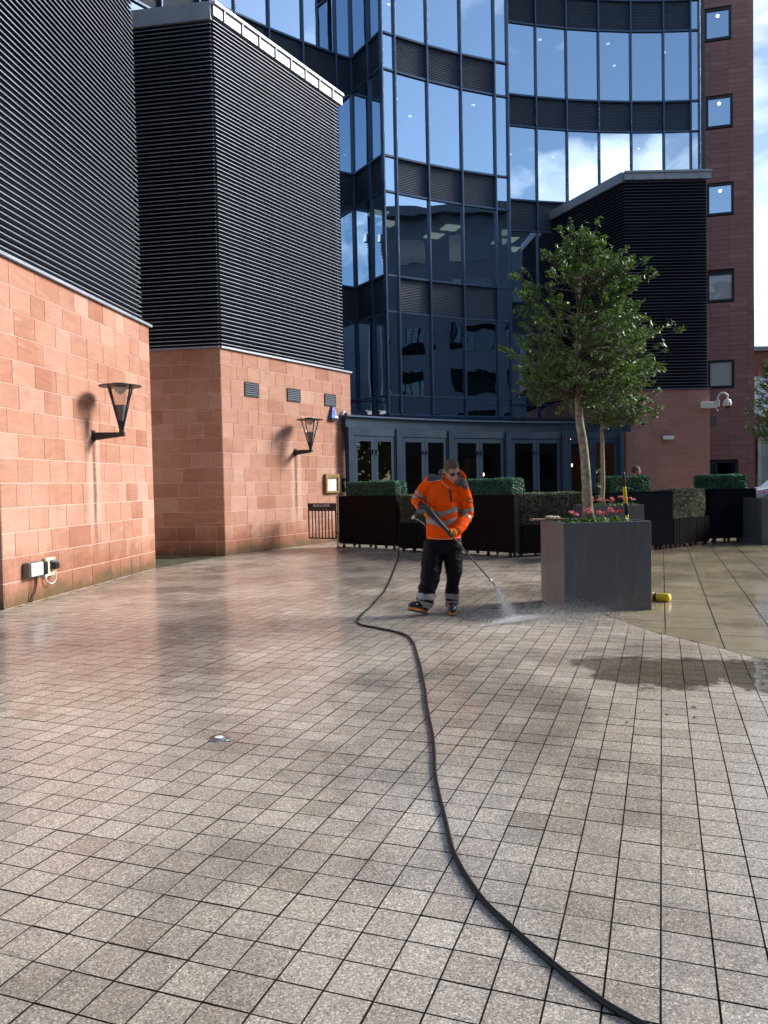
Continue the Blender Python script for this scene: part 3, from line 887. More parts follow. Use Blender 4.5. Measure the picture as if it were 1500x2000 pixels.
# pavilion on the right
A3, B3, C3 = Vector((7.85, 25.0)), Vector((10.55, 25.0)), Vector((6.30, 28.5))
d3l = (A3 - C3).normalized(); n3l = Vector((d3l.y, -d3l.x))
rp = thing('stone_pavilion', 'dull red stone block with dark louvres standing right of the glass office', 'building', group='stone pavilions with louvred tops')
foot3 = [tuple(C3), tuple(A3), tuple(B3), (10.7, 29.5), (6.2, 29.5)]
poly_prism('wall', foot3, -0.1, 4.30, 'mortar_red', rp)
clad(rp, A3, B3, 'redstone', 31, courses=14, ch=4.30 / 14)
clad(rp, C3, A3, 'redstone', 32, courses=14, ch=4.30 / 14)
core3 = [tuple(C3 - n3l * 0.03), tuple(A3 + Vector((-0.0, 0.06))), tuple(B3 + Vector((-0.05, 0.06))), (10.6, 29.3), (6.3, 29.3)]
poly_prism('louvre_backing', core3, 4.30, 10.98, 'recess', rp)
louvre(rp, A3, B3 - Vector((0.06, 0)), 4.38, 10.98, 'slat_dark', pitch=0.098)
louvre(rp, C3, A3, 4.38, 10.98, 'slat_dark', pitch=0.098)
trim(rp, 'sill_flashing', A3, B3, 4.305, 4.345, 0.055, 'slat_dark', ext1=0.03)
trim(rp, 'roof_flashing', A3, B3, 10.96, 11.22, 0.085, 'zinc', ext1=0.06, ribs=0.52)
trim(rp, 'roof_flashing', C3, A3, 10.92, 11.22, 0.085, 'zinc')

# ------------------------------------------------------------------ curved glass office
off = thing('glass_office', 'tall curved office of blue mirror glass with a stepped-out bay and navy frames', 'building', (0, 0, 0))
ZL = [3.61, 4.21, 6.79, 7.90, 10.47, 11.55, 14.17, 15.26, 17.79, 18.88, 21.4, 22.5]
KIND = ['g', 'g', 's', 'g', 's', 'g', 's', 'g', 's', 'g', 's']
cache = {}
def arc_pt(R, th): return ARC_C + Vector((math.sin(th), math.cos(th))) * R

def span_panel(w, h):
    key = ('s', round(w, 3), round(h, 3))
    if key not in cache:
        mb = MB()
        mb.box(-w / 2, w / 2, 0.03, 0.05, -h / 2, h / 2)
        n = max(6, int(h / 0.05))
        for k in range(n):
            z = -h / 2 + (k + 0.5) * h / n
            mb.add([(-w / 2, 0.03, z + 0.020), (w / 2, 0.03, z + 0.020), (w / 2, 0.015, z - 0.016), (-w / 2, 0.015, z - 0.016), (-w / 2, 0.03, z - 0.020), (w / 2, 0.03, z - 0.020)], [(3, 2, 1, 0), (4, 5, 2, 3)])
        cache[key] = mb.mesh('spandrel_panel', 'spandrel')
    return cache[key]
def pane_mesh(w, h, m='glass'):
    key = ('p', round(w, 3), round(h, 3), m)
    if key not in cache:
        mb = MB(); mb.add([(-w / 2, 0, -h / 2), (w / 2, 0, -h / 2), (w / 2, 0, h / 2), (-w / 2, 0, h / 2)], [(0, 1, 2, 3)])
        cache[key] = mb.mesh('glass_pane', m)
    return cache[key]
def bar_mesh(name, w, d, h, m):
    key = (name, round(w, 3), round(d, 3), round(h, 3), m)
    if key not in cache:
        mb = MB(); mb.box(-w / 2, w / 2, -d / 2, d / 2, -h / 2, h / 2, b=0.006)
        cache[key] = mb.mesh(name, m)
    return cache[key]

def bay_strip(A, B, kinds, z_levels, rr, narrow=False):
    """one bay of curtain wall between plan points A and B (outside on the right of A->B)"""
    d = (B - A); w = d.length; rz = math.atan2(d.y, d.x)
    c = (A + B) / 2
    for k in range(len(z_levels) - 1):
        z0, z1 = z_levels[k], z_levels[k + 1]
        zc = (z0 + z1) / 2; h = z1 - z0
        if kinds[k] == 's' and not narrow:
            put('spandrel_panel', span_panel(w - 0.05, h - 0.05), off, (c.x, c.y, zc), rz)
        else:
            o = put('glass_pane', pane_mesh(w - 0.04, h - 0.04), off, (c.x, c.y, zc), rz)
            o.rotation_euler = (rr.uniform(-0.004, 0.004), 0, rz + rr.uniform(-0.005, 0.005))
    for z in z_levels:
        put('transom', bar_mesh('transom', w - 0.052, 0.11, 0.065, 'navy'), off, (c.x, c.y, z), rz)

def facade(R, ths, narrow=(), zl=ZL, kinds=KIND, seed=1):
    rr = random.Random(seed)
    pts = [arc_pt(R, R_(a)) for a in ths]
    for i in range(len(pts) - 1):
        bay_strip(pts[i], pts[i + 1], kinds, zl, rr, i in narrow)
    for p, a in zip(pts, ths):
        put('mullion', bar_mesh('mullion', 0.055, 0.17, zl[-1] - zl[0], 'navy'), off, (p.x, p.y, (zl[0] + zl[-1]) / 2), -R_(a))

R_BAY, R_OUT, R_DOOR = 19.3, 21.1, 16.6
facade(R_OUT, [-60.2, -56.9, -53.6, -50.3, -46.96, -43.75, -40.5, -37.2, -33.9, -32.35], seed=1)
facade(R_BAY, [-32.3, -30.9, -27.4, -23.7, -20.0, -18.56], narrow=(0, 4), seed=2)
facade(R_OUT, [-18.5, -15.95, -12.98, -9.77, -6.43, -3.13, 0.155, 2.83, 3.67], narrow=(7,), seed=3)
# radial returns of the bay
rr_ = random.Random(5)
for a, rev in ((-32.3, 0), (-18.56, 1)):
    pts = [arc_pt(r, R_(a)) for r in (R_OUT - 0.03, 20.0, R_BAY + 0.04)]
    if rev: pts = pts[::-1]
    for i in range(2): bay_strip(pts[i], pts[i + 1], KIND, ZL, rr_)
    m_ = pts[1]
    put('mullion', bar_mesh('mullion', 0.055, 0.15, ZL[-1] - ZL[0], 'navy'), off, (m_.x, m_.y, (ZL[0] + ZL[-1]) / 2), -R_(a) + PI / 2)

def ring(name, r0, r1, a0, a1, z0, z1, m, parent, n=24):
    mb = MB(); vs = []; fs = []
    for k in range(n + 1):
        a = R_(a0 + (a1 - a0) * k / n)
        for r in (r0, r1):
            p = arc_pt(r, a)
            for z in (z0, z1): vs.append((p.x, p.y, z))
    for k in range(n):
        b = k * 4; c = b + 4
        fs += [(b, c, c + 1, b + 1), (b + 2, b + 3, c + 3, c + 2), (b, b + 2, c + 2, c), (b + 1, c + 1, c + 3, b + 3)]
    fs += [(0, 1, 3, 2), (n * 4, n * 4 + 2, n * 4 + 3, n * 4 + 1)]
    mb.add(vs, fs)
    return mb.build(name, m, parent)

# floors, ceilings and back wall behind the glass
for z0, z1 in ((6.86, 7.84), (10.54, 11.49), (14.24, 15.20), (17.86, 18.82), (21.45, 22.4)):
    ring('floor_slab', R_OUT + 0.16, 27.5, -60, 3.6, z0, z1, 'ceiling', off)
    ring('floor_slab', R_BAY + 0.16, R_OUT + 0.15, -32.0, -18.9, z0, z1, 'ceiling', off, 10)
ring('floor_slab', R_BAY + 0.12, 27.5, -60, 3.6, 3.30, 3.60, 'carpet', off)
ring('interior_wall', 26.6, 26.8, -60, 3.6, 0, 22.4, 'interior', off)
ring('roof', R_BAY - 0.1, 27.6, -60.5, 3.9, 22.5, 22.9, 'navy', off)
sidew = MB()
pa, pb = arc_pt(R_OUT, R_(3.7)), arc_pt(27.6, R_(3.7))
sd = (pb - pa).normalized(); sn = Vector((sd.y, -sd.x))
poly_prism('side_wall', [tuple(pa), tuple(pb), tuple(pb + sn * 0.2), tuple(pa + sn * 0.2)], 0, 22.5, 'spandrel', off)
poly_prism('lower_wall', [tuple(arc_pt(R_OUT + 0.1, R_(-14.0))), tuple(arc_pt(R_OUT + 0.1, R_(3.6))), tuple(arc_pt(R_OUT + 0.3, R_(3.6))), tuple(arc_pt(R_OUT + 0.3, R_(-14.0)))], 0, 3.6, 'navy', off)
# ceiling downlights and light panels seen through the panes
dlm = MB(); dlm.lathe([(0.055, 0), (0.055, 0.02)], 12)
dl_mesh = dlm.mesh('downlight', 'downlight')
lpm = MB(); lpm.box(-0.3, 0.3, -0.3, 0.3, -0.01, 0.012)
lp_mesh = lpm.mesh('light_panel', 'light_panel')
rr_ = random.Random(17)
for R0, a0, a1, n_ in ((R_BAY, -31.5, -19.5, 5), (R_OUT, -17, 3, 9), (R_OUT, -46, -34, 4)):
    for zc in (14.235, 17.855, 21.445):
        for k in range(n_):
            if rr_.random() < 0.55: continue
            p = arc_pt(R0 + rr_.choice((0.9, 1.5, 2.4)), R_(a0 + (a1 - a0) * (k + rr_.uniform(0.2, 0.8)) / n_))
            put('downlight', dl_mesh, off, (p.x, p.y, zc - 0.02))
for a, r, zc in ((-29.6, 21.3, 10.54), (-27.6, 22.0, 10.54), (-21.5, 21.6, 10.54), (-34.4, 22.6, 10.54), (-35.2, 23.6, 10.54), (-14.6, 22.3, 10.54), (-13.2, 23.4, 10.54), (-22.0, 22.6, 10.54)):
    p = arc_pt(r, R_(a)); put('light_panel', lp_mesh, off, (p.x, p.y, zc - 0.015), -R_(a))
# curtains on the lowest bay storey, office furniture one floor up
def curtain(a0, a1, R0, z0, z1):
    mb = MB(); n = 40; vs = []; fs = []
    for k in range(n + 1):
        a = R_(a0 + (a1 - a0) * k / n); p = arc_pt(R0 + 0.035 * math.sin(k * 2.2) + 0.02 * math.sin(k * 0.9), a)
        vs += [(p.x, p.y, z0), (p.x, p.y, z1)]
    for k in range(n): fs.append((2 * k, 2 * k + 2, 2 * k + 3, 2 * k + 1))
    mb.add(vs, fs); o = mb.build('curtain', 'curtain', off, smooth=True)
    return o
for a0, a1 in ((-26.6, -24.2), (-23.2, -22.1), (-21.6, -20.3), (-30.6, -30.0), (-28.0, -27.5)): curtain(a0, a1, R_BAY + 0.45, 3.62, 6.75)
desk = MB(); desk.box(-0.7, 0.7, -0.35, 0.35, 0.70, 0.74); desk.box(-0.65, -0.6, -0.3, 0.3, 0, 0.7); desk.box(0.6, 0.65, -0.3, 0.3, 0, 0.7); desk.box(-0.1, 0.1, 0, 0.15, 0.74, 0.76); desk.box(-0.3, 0.3, 0.05, 0.08, 0.85, 1.2)
desk_mesh = desk.mesh('office_desk', 'white_panel')
for a, r in ((-29.5, 20.6), (-25.5, 20.8), (-22.0, 20.7), (-35.4, 22.2)):
    p = arc_pt(r, R_(a)); o = put('office_desk', desk_mesh, off, (p.x, p.y, 7.85), -R_(a))

# ground floor: fascia, folding doors, dim bar behind
ring('door_fascia', R_DOOR - 0.02, R_BAY + 0.6, -43.6, -9.6, 2.93, 3.19, 'navy_door', off, 30)
ring('fascia_capping', R_DOOR - 0.09, R_DOOR + 0.25, -43.6, -9.6, 3.195, 3.235, 'navy', off, 30)
ring('bay_soffit', R_BAY - 0.05, R_OUT, -32.4, -18.5, 3.50, 3.575, 'navy_door', off, 12)
ring('upper_ledge', R_BAY + 0.5, R_OUT + 0.1, -43.6, -9.6, 3.24, 3.30, 'navy_door', off, 30)
ring('bar_back_wall', 20.6, 20.75, -46, -9.0, 0, 2.93, 'bar_wall', off)
ring('bar_floor', R_DOOR + 0.1, 20.6, -46, -9.0, -0.01, 0.02, 'carpet', off)
dths = [-43.2, -37.5, -31.2, -24.27, -17.5, -10.76]
for k in range(5):
    A, B = arc_pt(R_DOOR, R_(dths[k])), arc_pt(R_DOOR, R_(dths[k + 1]))
    d = B - A; w = d.length; rz = math.atan2(d.y, d.x); c = (A + B) / 2
    H0 = 2.925
    put('door_post', bar_mesh('door_post', 0.15, 0.16, H0, 'navy_door'), off, (A.x, A.y, H0 / 2), rz)
    if k == 4: put('door_post', bar_mesh('door_post', 0.15, 0.16, H0, 'navy_door'), off, (B.x, B.y, H0 / 2), rz)
    fr = MB()
    hw = w / 2 - 0.08
    fr.box(-hw, hw, -0.04, 0.04, 2.72, H0 - 0.002); fr.box(-hw, -hw + 0.05, -0.045, 0.045, 0.03, 2.72); fr.box(hw - 0.05, hw, -0.045, 0.045, 0.03, 2.72)
    fr.build('door_frame', 'navy_door', off, loc=(c.x, c.y, 0), rz=rz)
    for s in (-1, 1):
        x0 = -hw + 0.055 if s < 0 else 0.004
        x1 = -0.004 if s < 0 else hw - 0.055
        lf = MB(); st = 0.11
        lf.box(x0, x0 + st, -0.03, 0.03, 0.04, 2.70); lf.box(x1 - st, x1, -0.03, 0.03, 0.04, 2.70)
        lf.box(x0 + st, x1 - st, -0.028, 0.028, 0.04, 0.28); lf.box(x0 + st, x1 - st, -0.028, 0.028, 2.58, 2.70)
        leaf = lf.build('folding_door', 'navy_door', off, loc=(c.x, c.y, 0), rz=rz)
        gm = MB(); gm.add([(x0 + st, 0, 0.28), (x1 - st, 0, 0.28), (x1 - st, 0, 2.58), (x0 + st, 0, 2.58)], [(0, 1, 2, 3)])
        gm.build('glass_pane', 'glass_dark', leaf)
        hx = (x1 - 0.055) if s < 0 else (x0 + 0.055)
        for hz in (0.5, 1.15, 2.3):
            hg = MB(); hg.tube([(hx, -0.045, hz - 0.06), (hx, -0.045, hz + 0.06)], 0.012, 8); hg.box(hx - 0.02, hx + 0.02, -0.04, -0.029, hz - 0.02, hz + 0.02)
            hg.build('hinge', 'black_plastic', leaf)
pm = MB(); pm.ball((0, 0, 0), 0.06, 10); pm.tube([(0, 0, 0.05), (0, 0, 0.9)], 0.005, 5)
pend_mesh = pm.mesh('pendant_light', 'pendant')
rr_ = random.Random(4)
for a, r, z in ((-35.5, 18.6, 1.62), (-33.3, 19.6, 1.75), (-28.2, 19.3, 1.65), (-26.8, 18.7, 1.98), (-22.4, 19.0, 1.7), (-13.4, 18.4, 1.95)):
    p = arc_pt(r, R_(a)); put('pendant_light', pend_mesh, off, (p.x, p.y, z))
bt = MB(); bt.box(-0.6, 0.6, -0.4, 0.4, 0.72, 0.76); bt.tube([(0, 0, 0), (0, 0, 0.72)], 0.04, 8)
bt_mesh = bt.mesh('bar_table', 'wood')
for a, r in ((-34.5, 18.0), (-28.0, 18.1), (-21.0, 18.0), (-14.5, 18.0)):
    p = arc_pt(r, R_(a)); put('bar_table', bt_mesh, off, (p.x, p.y, 0.02), -R_(a) + 0.2)

# ------------------------------------------------------------------ red tiled tower
TA, TB = Vector((11.4, 33.653)), Vector((15.635, 32.584))
td = (TB - TA).normalized(); tn = Vector((td.y, -td.x)); trz = math.atan2(td.y, td.x)
TL = (TB - TA).length
tw = thing('red_tower', 'narrow dark red tiled tower with a column of small square windows', 'building')
poly_prism('wall', [tuple(TA), tuple(TB), tuple(TB - tn * 9), tuple(TA - tn * 9)], -0.1, 26.0, 'tower_joint', tw)
SOFF = (Vector((12.6, 33.35)) - TA).dot(td)
TW = [(1.234, 2.281, 19.658, 20.934), (1.277, 2.327, 16.056, 17.354), (1.3, 2.354, 12.45, 13.751), (1.283, 2.362, 8.839, 10.059), (1.307, 2.349, 5.222, 6.399), (1.36, 2.495, 0.95, 2.164)]
TW = [(a + SOFF, b + SOFF, z0, z1) for a, b, z0, z1 in TW]
joints = [SOFF + k for k in (-0.75, -0.02, 0.70, 1.43, 2.15, 2.87)]
joints = [0.0] + [j for j in joints if j > 0.15] + [TL]
th_ = 0.2
tile_rows = int(26 / th_)
trest = MB(); tcount = 0
def tile(s0, s1, z0, z1, out, as_obj):
    w = s1 - s0 - 0.008; h = z1 - z0 - 0.008
    if w < 0.02 or h < 0.02: return
    c = TA + td * ((s0 + s1) / 2) + tn * (0.022 + out)
    if as_obj:
        key = ('t', round(w, 2), round(h, 2))
        if key not in cache:
            mb = MB(); mb.box(-w / 2, w / 2, -0.022, 0, -h / 2, h / 2); cache[key] = mb.mesh('cladding_tile', 'tower_tile')
        put('cladding_tile', cache[key], tw, (c.x, c.y, (z0 + z1) / 2), trz)
    else:
        p0 = TA + td * (s0 + 0.004) + tn * (0.022 + out); p1 = TA + td * (s1 - 0.004) + tn * (0.022 + out)
        trest.add([(p0.x, p0.y, z0 + .004), (p1.x, p1.y, z0 + .004), (p1.x, p1.y, z1 - .004), (p0.x, p0.y, z1 - .004)], [(0, 1, 2, 3)])
rr_ = random.Random(8)
tiles = []
for r in range(tile_rows):
    z0, z1 = r * th_, (r + 1) * th_
    for k in range(len(joints) - 1):
        segs = [(joints[k], joints[k + 1])]
        for a, b, w0, w1 in TW:
            if z1 > w0 + 0.02 and z0 < w1 - 0.02:
                ns = []
                for s0, s1 in segs:
                    if s1 <= a or s0 >= b: ns.append((s0, s1)); continue
                    if s0 < a: ns.append((s0, a))
                    if s1 > b: ns.append((b, s1))
                segs = ns
        for s0, s1 in segs: tiles.append((s0, s1, z0, z1))
vis = [t for t in tiles if t[1] > SOFF + 1.0 and 1.0 < t[2] < 21.4]
vis.sort(key=lambda t: -(t[1] - t[0]))
vset = set(vis[:300])
for t_ in tiles: tile(*t_, rr_.uniform(-0.003, 0.003), t_ in vset)
struct(trest.build('cladding_tile_field', 'tower_tile', tw), 'stuff')
for a, b, z0, z1 in TW:
    c = TA + td * ((a + b) / 2); w = b - a; h = z1 - z0
    fm = MB()
    for (x0, x1, zz0, zz1) in ((-w / 2, -w / 2 + 0.1, -h / 2, h / 2), (w / 2 - 0.1, w / 2, -h / 2, h / 2), (-w / 2 + 0.1, w / 2 - 0.1, -h / 2, -h / 2 + 0.1), (-w / 2 + 0.1, w / 2 - 0.1, h / 2 - 0.1, h / 2)):
        fm.box(x0, x1, -0.05, 0.06, zz0, zz1)
    wd = fm.build('window', 'black_paint', tw, loc=(c.x, c.y, (z0 + z1) / 2), rz=trz)
    put('window_pane', pane_mesh(w - 0.19, h - 0.19, 'glass' if z0 > 12 or z0 < 2 else 'acrylic'), wd, (0, -0.02, 0))
    bk = MB(); bk.box(-w / 2 + 0.1, w / 2 - 0.1, -0.012, -0.008, -h / 2 + 0.1, h / 2 - 0.1); bk.build('window_blind', 'interior' if z0 > 12 or z0 < 2 else 'white_panel', wd)
    if z0 > 12: put('downlight', dl_mesh, wd, (0.0, -0.017, h * 0.27)).rotation_euler = (PI / 2, 0, 0)
sl = MB(); sl.box(-0.03, 0.03, -0.05, 0.04, 0.9, 2.1)
sp_ = TA + td * (TW[-1][0] + 0.28); sl.build('window_mullion', 'black_paint', tw, loc=(sp_.x, sp_.y, 0), rz=trz)

# ------------------------------------------------------------------ fittings on the walls
def on_wall(P, Q, s, z, out=0.0):
    d = (Q - P).normalized(); n = Vector((d.y, -d.x)); p = P + d * s + n * (0.008 + out)
    return (p.x, p.y, z)
def wall_rz(P, Q): d = Q - P; return math.atan2(d.y, d.x)     # local x along the wall, local -y outward

def wall_lamp(P, Q, s, z, label):
    t = thing('wall_lamp', label, 'lamp', on_wall(P, Q, s, z), wall_rz(P, Q), 'bracket lamps on the sandstone')
    mb = MB(); mb.box(-0.05, 0.05, -0.012, 0, -0.09, 0.09); mb.build('back_plate', 'lamp_metal', t)
    mb = MB(); mb.add([(-.035, -.012, -.065), (.035, -.012, -.065), (.035, -.012, .055), (-.035, -.012, .055), (-.03, -.50, -.012), (.03, -.50, -.012), (.03, -.50, .045), (-.03, -.50, .045)],
                      [(0, 3, 2, 1), (4, 5, 6, 7), (0, 1, 5, 4), (1, 2, 6, 5), (2, 3, 7, 6), (3, 0, 4, 7)])
    mb.build('arm', 'lamp_metal', t)
    c = (0, -0.455, 0)
    mb = MB(); mb.lathe([(0.034, 0.046), (0.036, 0.05), (0.036, 0.17), (0.05, 0.20), (0.05, 0.215)], 16, c); smooth_flags(mb.build('post', 'lamp_metal', t))
    for k in range(4):
        a = PI / 4 + k * PI / 2 + 0.35
        mb = MB(); ca, sa = math.cos(a), math.sin(a)
        p0 = Vector((c[0] + ca * 0.03, c[1] + sa * 0.03, 0.10)); p1 = Vector((c[0] + ca * 0.225, c[1] + sa * 0.225, 0.735))
        mb.tube([p0, p1], [0.014, 0.012], 6); mb.build('strut', 'lamp_metal', t)
    mb = MB(); mb.lathe([(0.035, 0.21), (0.105, 0.45), (0.105, 0.455), (0.02, 0.46)], 24, c); smooth_flags(mb.build('lower_cone', 'grey_plastic', t))
    mb = MB(); mb.lathe([(0.106, 0.457), (0.205, 0.722)], 28, c); mb.f = mb.f[:-2]; mb.mi = mb.mi[:-2]; mb.build('clear_shade', 'acrylic', t, smooth=True)
    mb = MB(); mb.lathe([(0.02, 0.62), (0.075, 0.665), (0.10, 0.72)], 20, c); smooth_flags(mb.build('lamp_dome', 'white_plastic', t))
    mb = MB(); mb.lathe([(0.225, 0.734), (0.31, 0.737), (0.315, 0.744), (0.31, 0.751), (0.13, 0.765), (0.12, 0.785), (0.02, 0.79)], 36, c); smooth_flags(mb.build('hood', 'lamp_metal', t))
    return t
wall_lamp(P1, Q1, 2.40, 2.27, 'dark bracket lamp with a tapering clear shade on the nearest sandstone wall')
wall_lamp(P2, Q2, 2.42, 2.24, 'dark bracket lamp below the three small wall vents')

for k, (s0, s1, z0, z1) in enumerate(((0.721, 1.175, 3.425, 3.735), (2.171, 2.659, 3.435, 3.735), (3.635, 4.104, 3.435, 3.735))):
    w, h = s1 - s0, z1 - z0
    t = thing('wall_vent', ('black louvred vent nearest the dark corner of the sandstone block', 'black louvred vent above the bracket lamp, middle of three', 'black louvred vent directly over the blue alarm box')[k], 'vent', on_wall(P2, Q2, (s0 + s1) / 2, (z0 + z1) / 2), wall_rz(P2, Q2), 'vents in the sandstone')
    mb = MB()
    for a in ((-w / 2, w / 2, -0.02, 0.0, -h / 2, -h / 2 + 0.02), (-w / 2, w / 2, -0.02, 0.0, h / 2 - 0.02, h / 2), (-w / 2, -w / 2 + 0.02, -0.02, 0.0, -h / 2 + 0.02, h / 2 - 0.02), (w / 2 - 0.02, w / 2, -0.02, 0.0, -h / 2 + 0.02, h / 2 - 0.02)): mb.box(*a)
    mb.build('frame', 'black_paint', t)
    mb = MB(); mb.box(-w / 2 + 0.02, w / 2 - 0.02, -0.004, -0.001, -h / 2 + 0.02, h / 2 - 0.02); mb.build('backing', 'recess', t)
    for q in range(6):
        z = -h / 2 + 0.045 + q * (h - 0.07) / 5.4
        mb = MB(); mb.add([(-w / 2 + .02, -.006, z + .018), (w / 2 - .02, -.006, z + .018), (w / 2 - .02, -.026, z - .012), (-w / 2 + .02, -.026, z - .012)], [(3, 2, 1, 0)])
        mb.build('blade', 'spandrel', t)

# blue bell box
t = thing('alarm_box', 'blue tapered alarm bell box with white mark under a vent', 'alarm', on_wall(P2, Q2, 3.94, 3.13), wall_rz(P2, Q2))
mb = MB(); prof = [(-0.165, -0.02, 0.0), (0.165, -0.02, 0.0), (0.055, 0.30, 0.0), (-0.055, 0.30, 0.0)]
fr_ = [(-0.15, 0.0, -0.10), (0.15, 0.0, -0.10), (0.045, 0.285, -0.055), (-0.045, 0.285, -0.055)]
mb.add([(x, y, z) for x, z, y in prof] + [(x, y, z) for x, z, y in fr_], [(0, 3, 2, 1), (4, 5, 6, 7), (0, 1, 5, 4), (1, 2, 6, 5), (2, 3, 7, 6), (3, 0, 4, 7)])
mb.build('case', 'blue_box', t)
mb = MB(); mb.box(-0.14, 0.14, -0.085, -0.01, -0.045, -0.021); mb.build('base_lens', 'black_plastic', t)
def face_y(z): return -0.10 + (z / 0.285) * 0.045 - 0.003
mb = MB()
for cz, r0, a0, a1 in ((0.165, 0.032, -2.4, 1.6), (0.105, 0.038, -1.6, 2.4)):
    pts = [(0.015 + r0 * math.cos(a0 + (a1 - a0) * k / 10), face_y(cz + r0 * math.sin(a0 + (a1 - a0) * k / 10)), cz + r0 * math.sin(a0 + (a1 - a0) * k / 10)) for k in range(11)]
    mb.tube(pts, 0.0085, 6)
mb.build('emblem', 'white_mark', t)
mb = MB(); mb.add([(-0.02, face_y(0.02), 0.02), (0.125, face_y(0.02), 0.02), (0.115, face_y(0.05), 0.05), (-0.02, face_y(0.05), 0.05)], [(0, 1, 2, 3)]); mb.build('name_strip', 'white_mark', t)

def dome_camera(P, Q, s, z, label, r=0.085):
    t = thing('dome_camera', label, 'camera', on_wall(P, Q, s, z), wall_rz(P, Q), 'small dome cameras')
    mb = MB(); mb.lathe([(r * 1.05, 0.0), (r * 1.05, -0.03), (r, -0.06), (r * 0.9, -0.09)], 20, axis='y'); mb.v = [(x, -abs(y) if y else 0, zz) for x, y, zz in mb.v]; smooth_flags(mb.build('housing', 'white_plastic', t))
    mb = MB(); mb.ball((r * .25, -0.085, -r * .15), r * 0.72, 14); mb.build('lens_dome', 'black_plastic', t, smooth=True)
    return t
dome_camera(P2, Q2, 4.39, 3.27, 'white dome camera beside the blue alarm box')
dome_camera(A3, B3, 0.49, 3.22, 'small grey dome camera low on the red stone block, behind the trees', 0.08)

# framed menu and little black notice
t = thing('menu_case', 'brass framed menu case with white sheets on the sandstone', 'menu case', on_wall(P2, Q2, 3.823, 1.493), wall_rz(P2, Q2))
mb = MB(); w, h = 0.287, 0.235
for a in ((-w, w, -0.075, 0, -h, -h + 0.05), (-w, w, -0.075, 0, h - 0.09, h), (-w, -w + 0.06, -0.075, 0, -h + .05, h - .09), (w - 0.06, w, -0.075, 0, -h + .05, h - .09)): mb.box(*a)
mb.build('frame', 'brass', t)
mb = MB(); mb.box(-w + .06, w - .06, -0.035, -0.002, -h + .05, h - .09); mb.build('menu_sheet', 'paper', t)
mb = MB()
for k in range(8): mb.box(-0.19 + 0.01 * (k % 3), 0.17 - 0.05 * (k % 4), -0.0372, -0.0352, 0.115 - k * 0.034, 0.122 - k * 0.034)
mb.build('print_lines', 'ink', t)
t = thing('notice_plate', 'small black wall notice with white lines right of the brass menu case', 'sign', on_wall(P2, Q2, 4.462, 1.45), wall_rz(P2, Q2))
mb = MB(); mb.box(-0.175, 0.175, -0.02, 0, -0.175, 0.175, b=0.004); mb.build('plate', 'black_paint', t)
mb = MB()
for k, (x0, x1) in enumerate(((-0.09, 0.09), (-0.11, 0.08), (-0.08, 0.11), (-0.06, 0.06), (-0.05, 0.05))): mb.box(x0, x1, -0.0225, -0.0202, 0.075 - k * 0.038, 0.093 - k * 0.038)
mb.build('print_lines', 'white_mark', t)

# weatherproof sockets with cables on the near wall
rzw = wall_rz(P1, Q1)
t = thing('socket_box', 'white and grey weatherproof socket box low on the near sandstone wall', 'socket', on_wall(P1, Q1, 0.56, 0.43), rzw)
mb = MB(); mb.box(-0.16, 0.15, -0.10, 0, -0.09, 0.10, b=0.01); mb.build('case', 'grey_plastic', t)
mb = MB(); mb.box(-0.145, 0.135, -0.118, -0.101, -0.08, 0.092, b=0.008); mb.build('lid', 'white_plastic', t)
mb = MB(); mb.box(0.152, 0.25, -0.12, 0, -0.085, 0.085, b=0.012); mb.build('side_adapter', 'black_plastic', t)
mb = MB(); mb.box(0.16, 0.20, -0.125, -0.03, -0.125, -0.087); mb.build('latch', 'white_mark', t)
for dx in (0.03, 0.07):
    mb = MB(); mb.tube([(dx, -0.05, -0.09), (dx + .005, -0.05, -0.18), (dx - .02, -0.04, -0.28), (dx - 0.07, -0.03, -0.37), (dx - 0.12, -0.045, -0.418)], 0.007, 6); mb.build('cable', 'rubber', t, smooth=True)
t = thing('plug_socket', 'cream outdoor socket with a black plug and looped white lead', 'socket', on_wall(P1, Q1, 0.98, 0.43), rzw)
mb = MB(); mb.box(-0.12, 0.12, -0.06, 0, -0.13, 0.12, b=0.01); mb.build('case', 'cream_plastic', t)
mb = MB(); mb.box(-0.02, 0.10, -0.13, -0.061, -0.04, 0.045, b=0.012); mb.build('plug', 'black_plastic', t)
mb = MB(); mb.box(-0.03, 0.13, -0.10, -0.061, 0.05, 0.085, b=0.008); mb.build('flap', 'grey_plastic', t)
mb = MB(); mb.tube([(0.03, -0.10, -0.04), (0.03, -0.10, -0.09), (0.06, -0.09, -0.17), (0.02, -0.08, -0.225), (-0.05, -0.07, -0.23), (-0.10, -0.05, -0.19), (-0.12, -0.03, -0.12)], 0.009, 6); mb.build('lead', 'white_plastic', t, smooth=True)

# camera on a bracket, bulkhead light, speaker on the right block
t = thing('street_camera', 'white dome camera hanging from a curved arm at the corner of the red block', 'camera', (10.50, 24.95, 3.78))
mb = MB(); mb.box(-0.28, 0.22, -0.08, 0, -0.10, 0.10, b=0.01); mb.build('mount_box', 'white_plastic', t)
mb = MB(); mb.box(0.18, 0.30, -0.14, -0.081, -0.06, 0.14, b=0.01); mb.tube([(0.24, -0.12, 0.12), (0.24, -0.16, 0.28), (0.32, -0.2, 0.36), (0.42, -0.22, 0.36), (0.50, -0.24, 0.28), (0.50, -0.24, 0.14)], 0.03, 10); mb.build('arm', 'white_plastic', t, smooth=True)
mb = MB(); mb.lathe([(0.05, 0.16), (0.10, 0.12), (0.125, 0.02), (0.125, -0.05), (0.10, -0.06)], 20, (0.50, -0.24, 0)); mb.build('housing', 'white_plastic', t, smooth=True)
mb = MB(); mb.ball((0.50, -0.24, -0.06), 0.095, 14); mb.build('lens_dome', 'black_plastic', t, smooth=True)
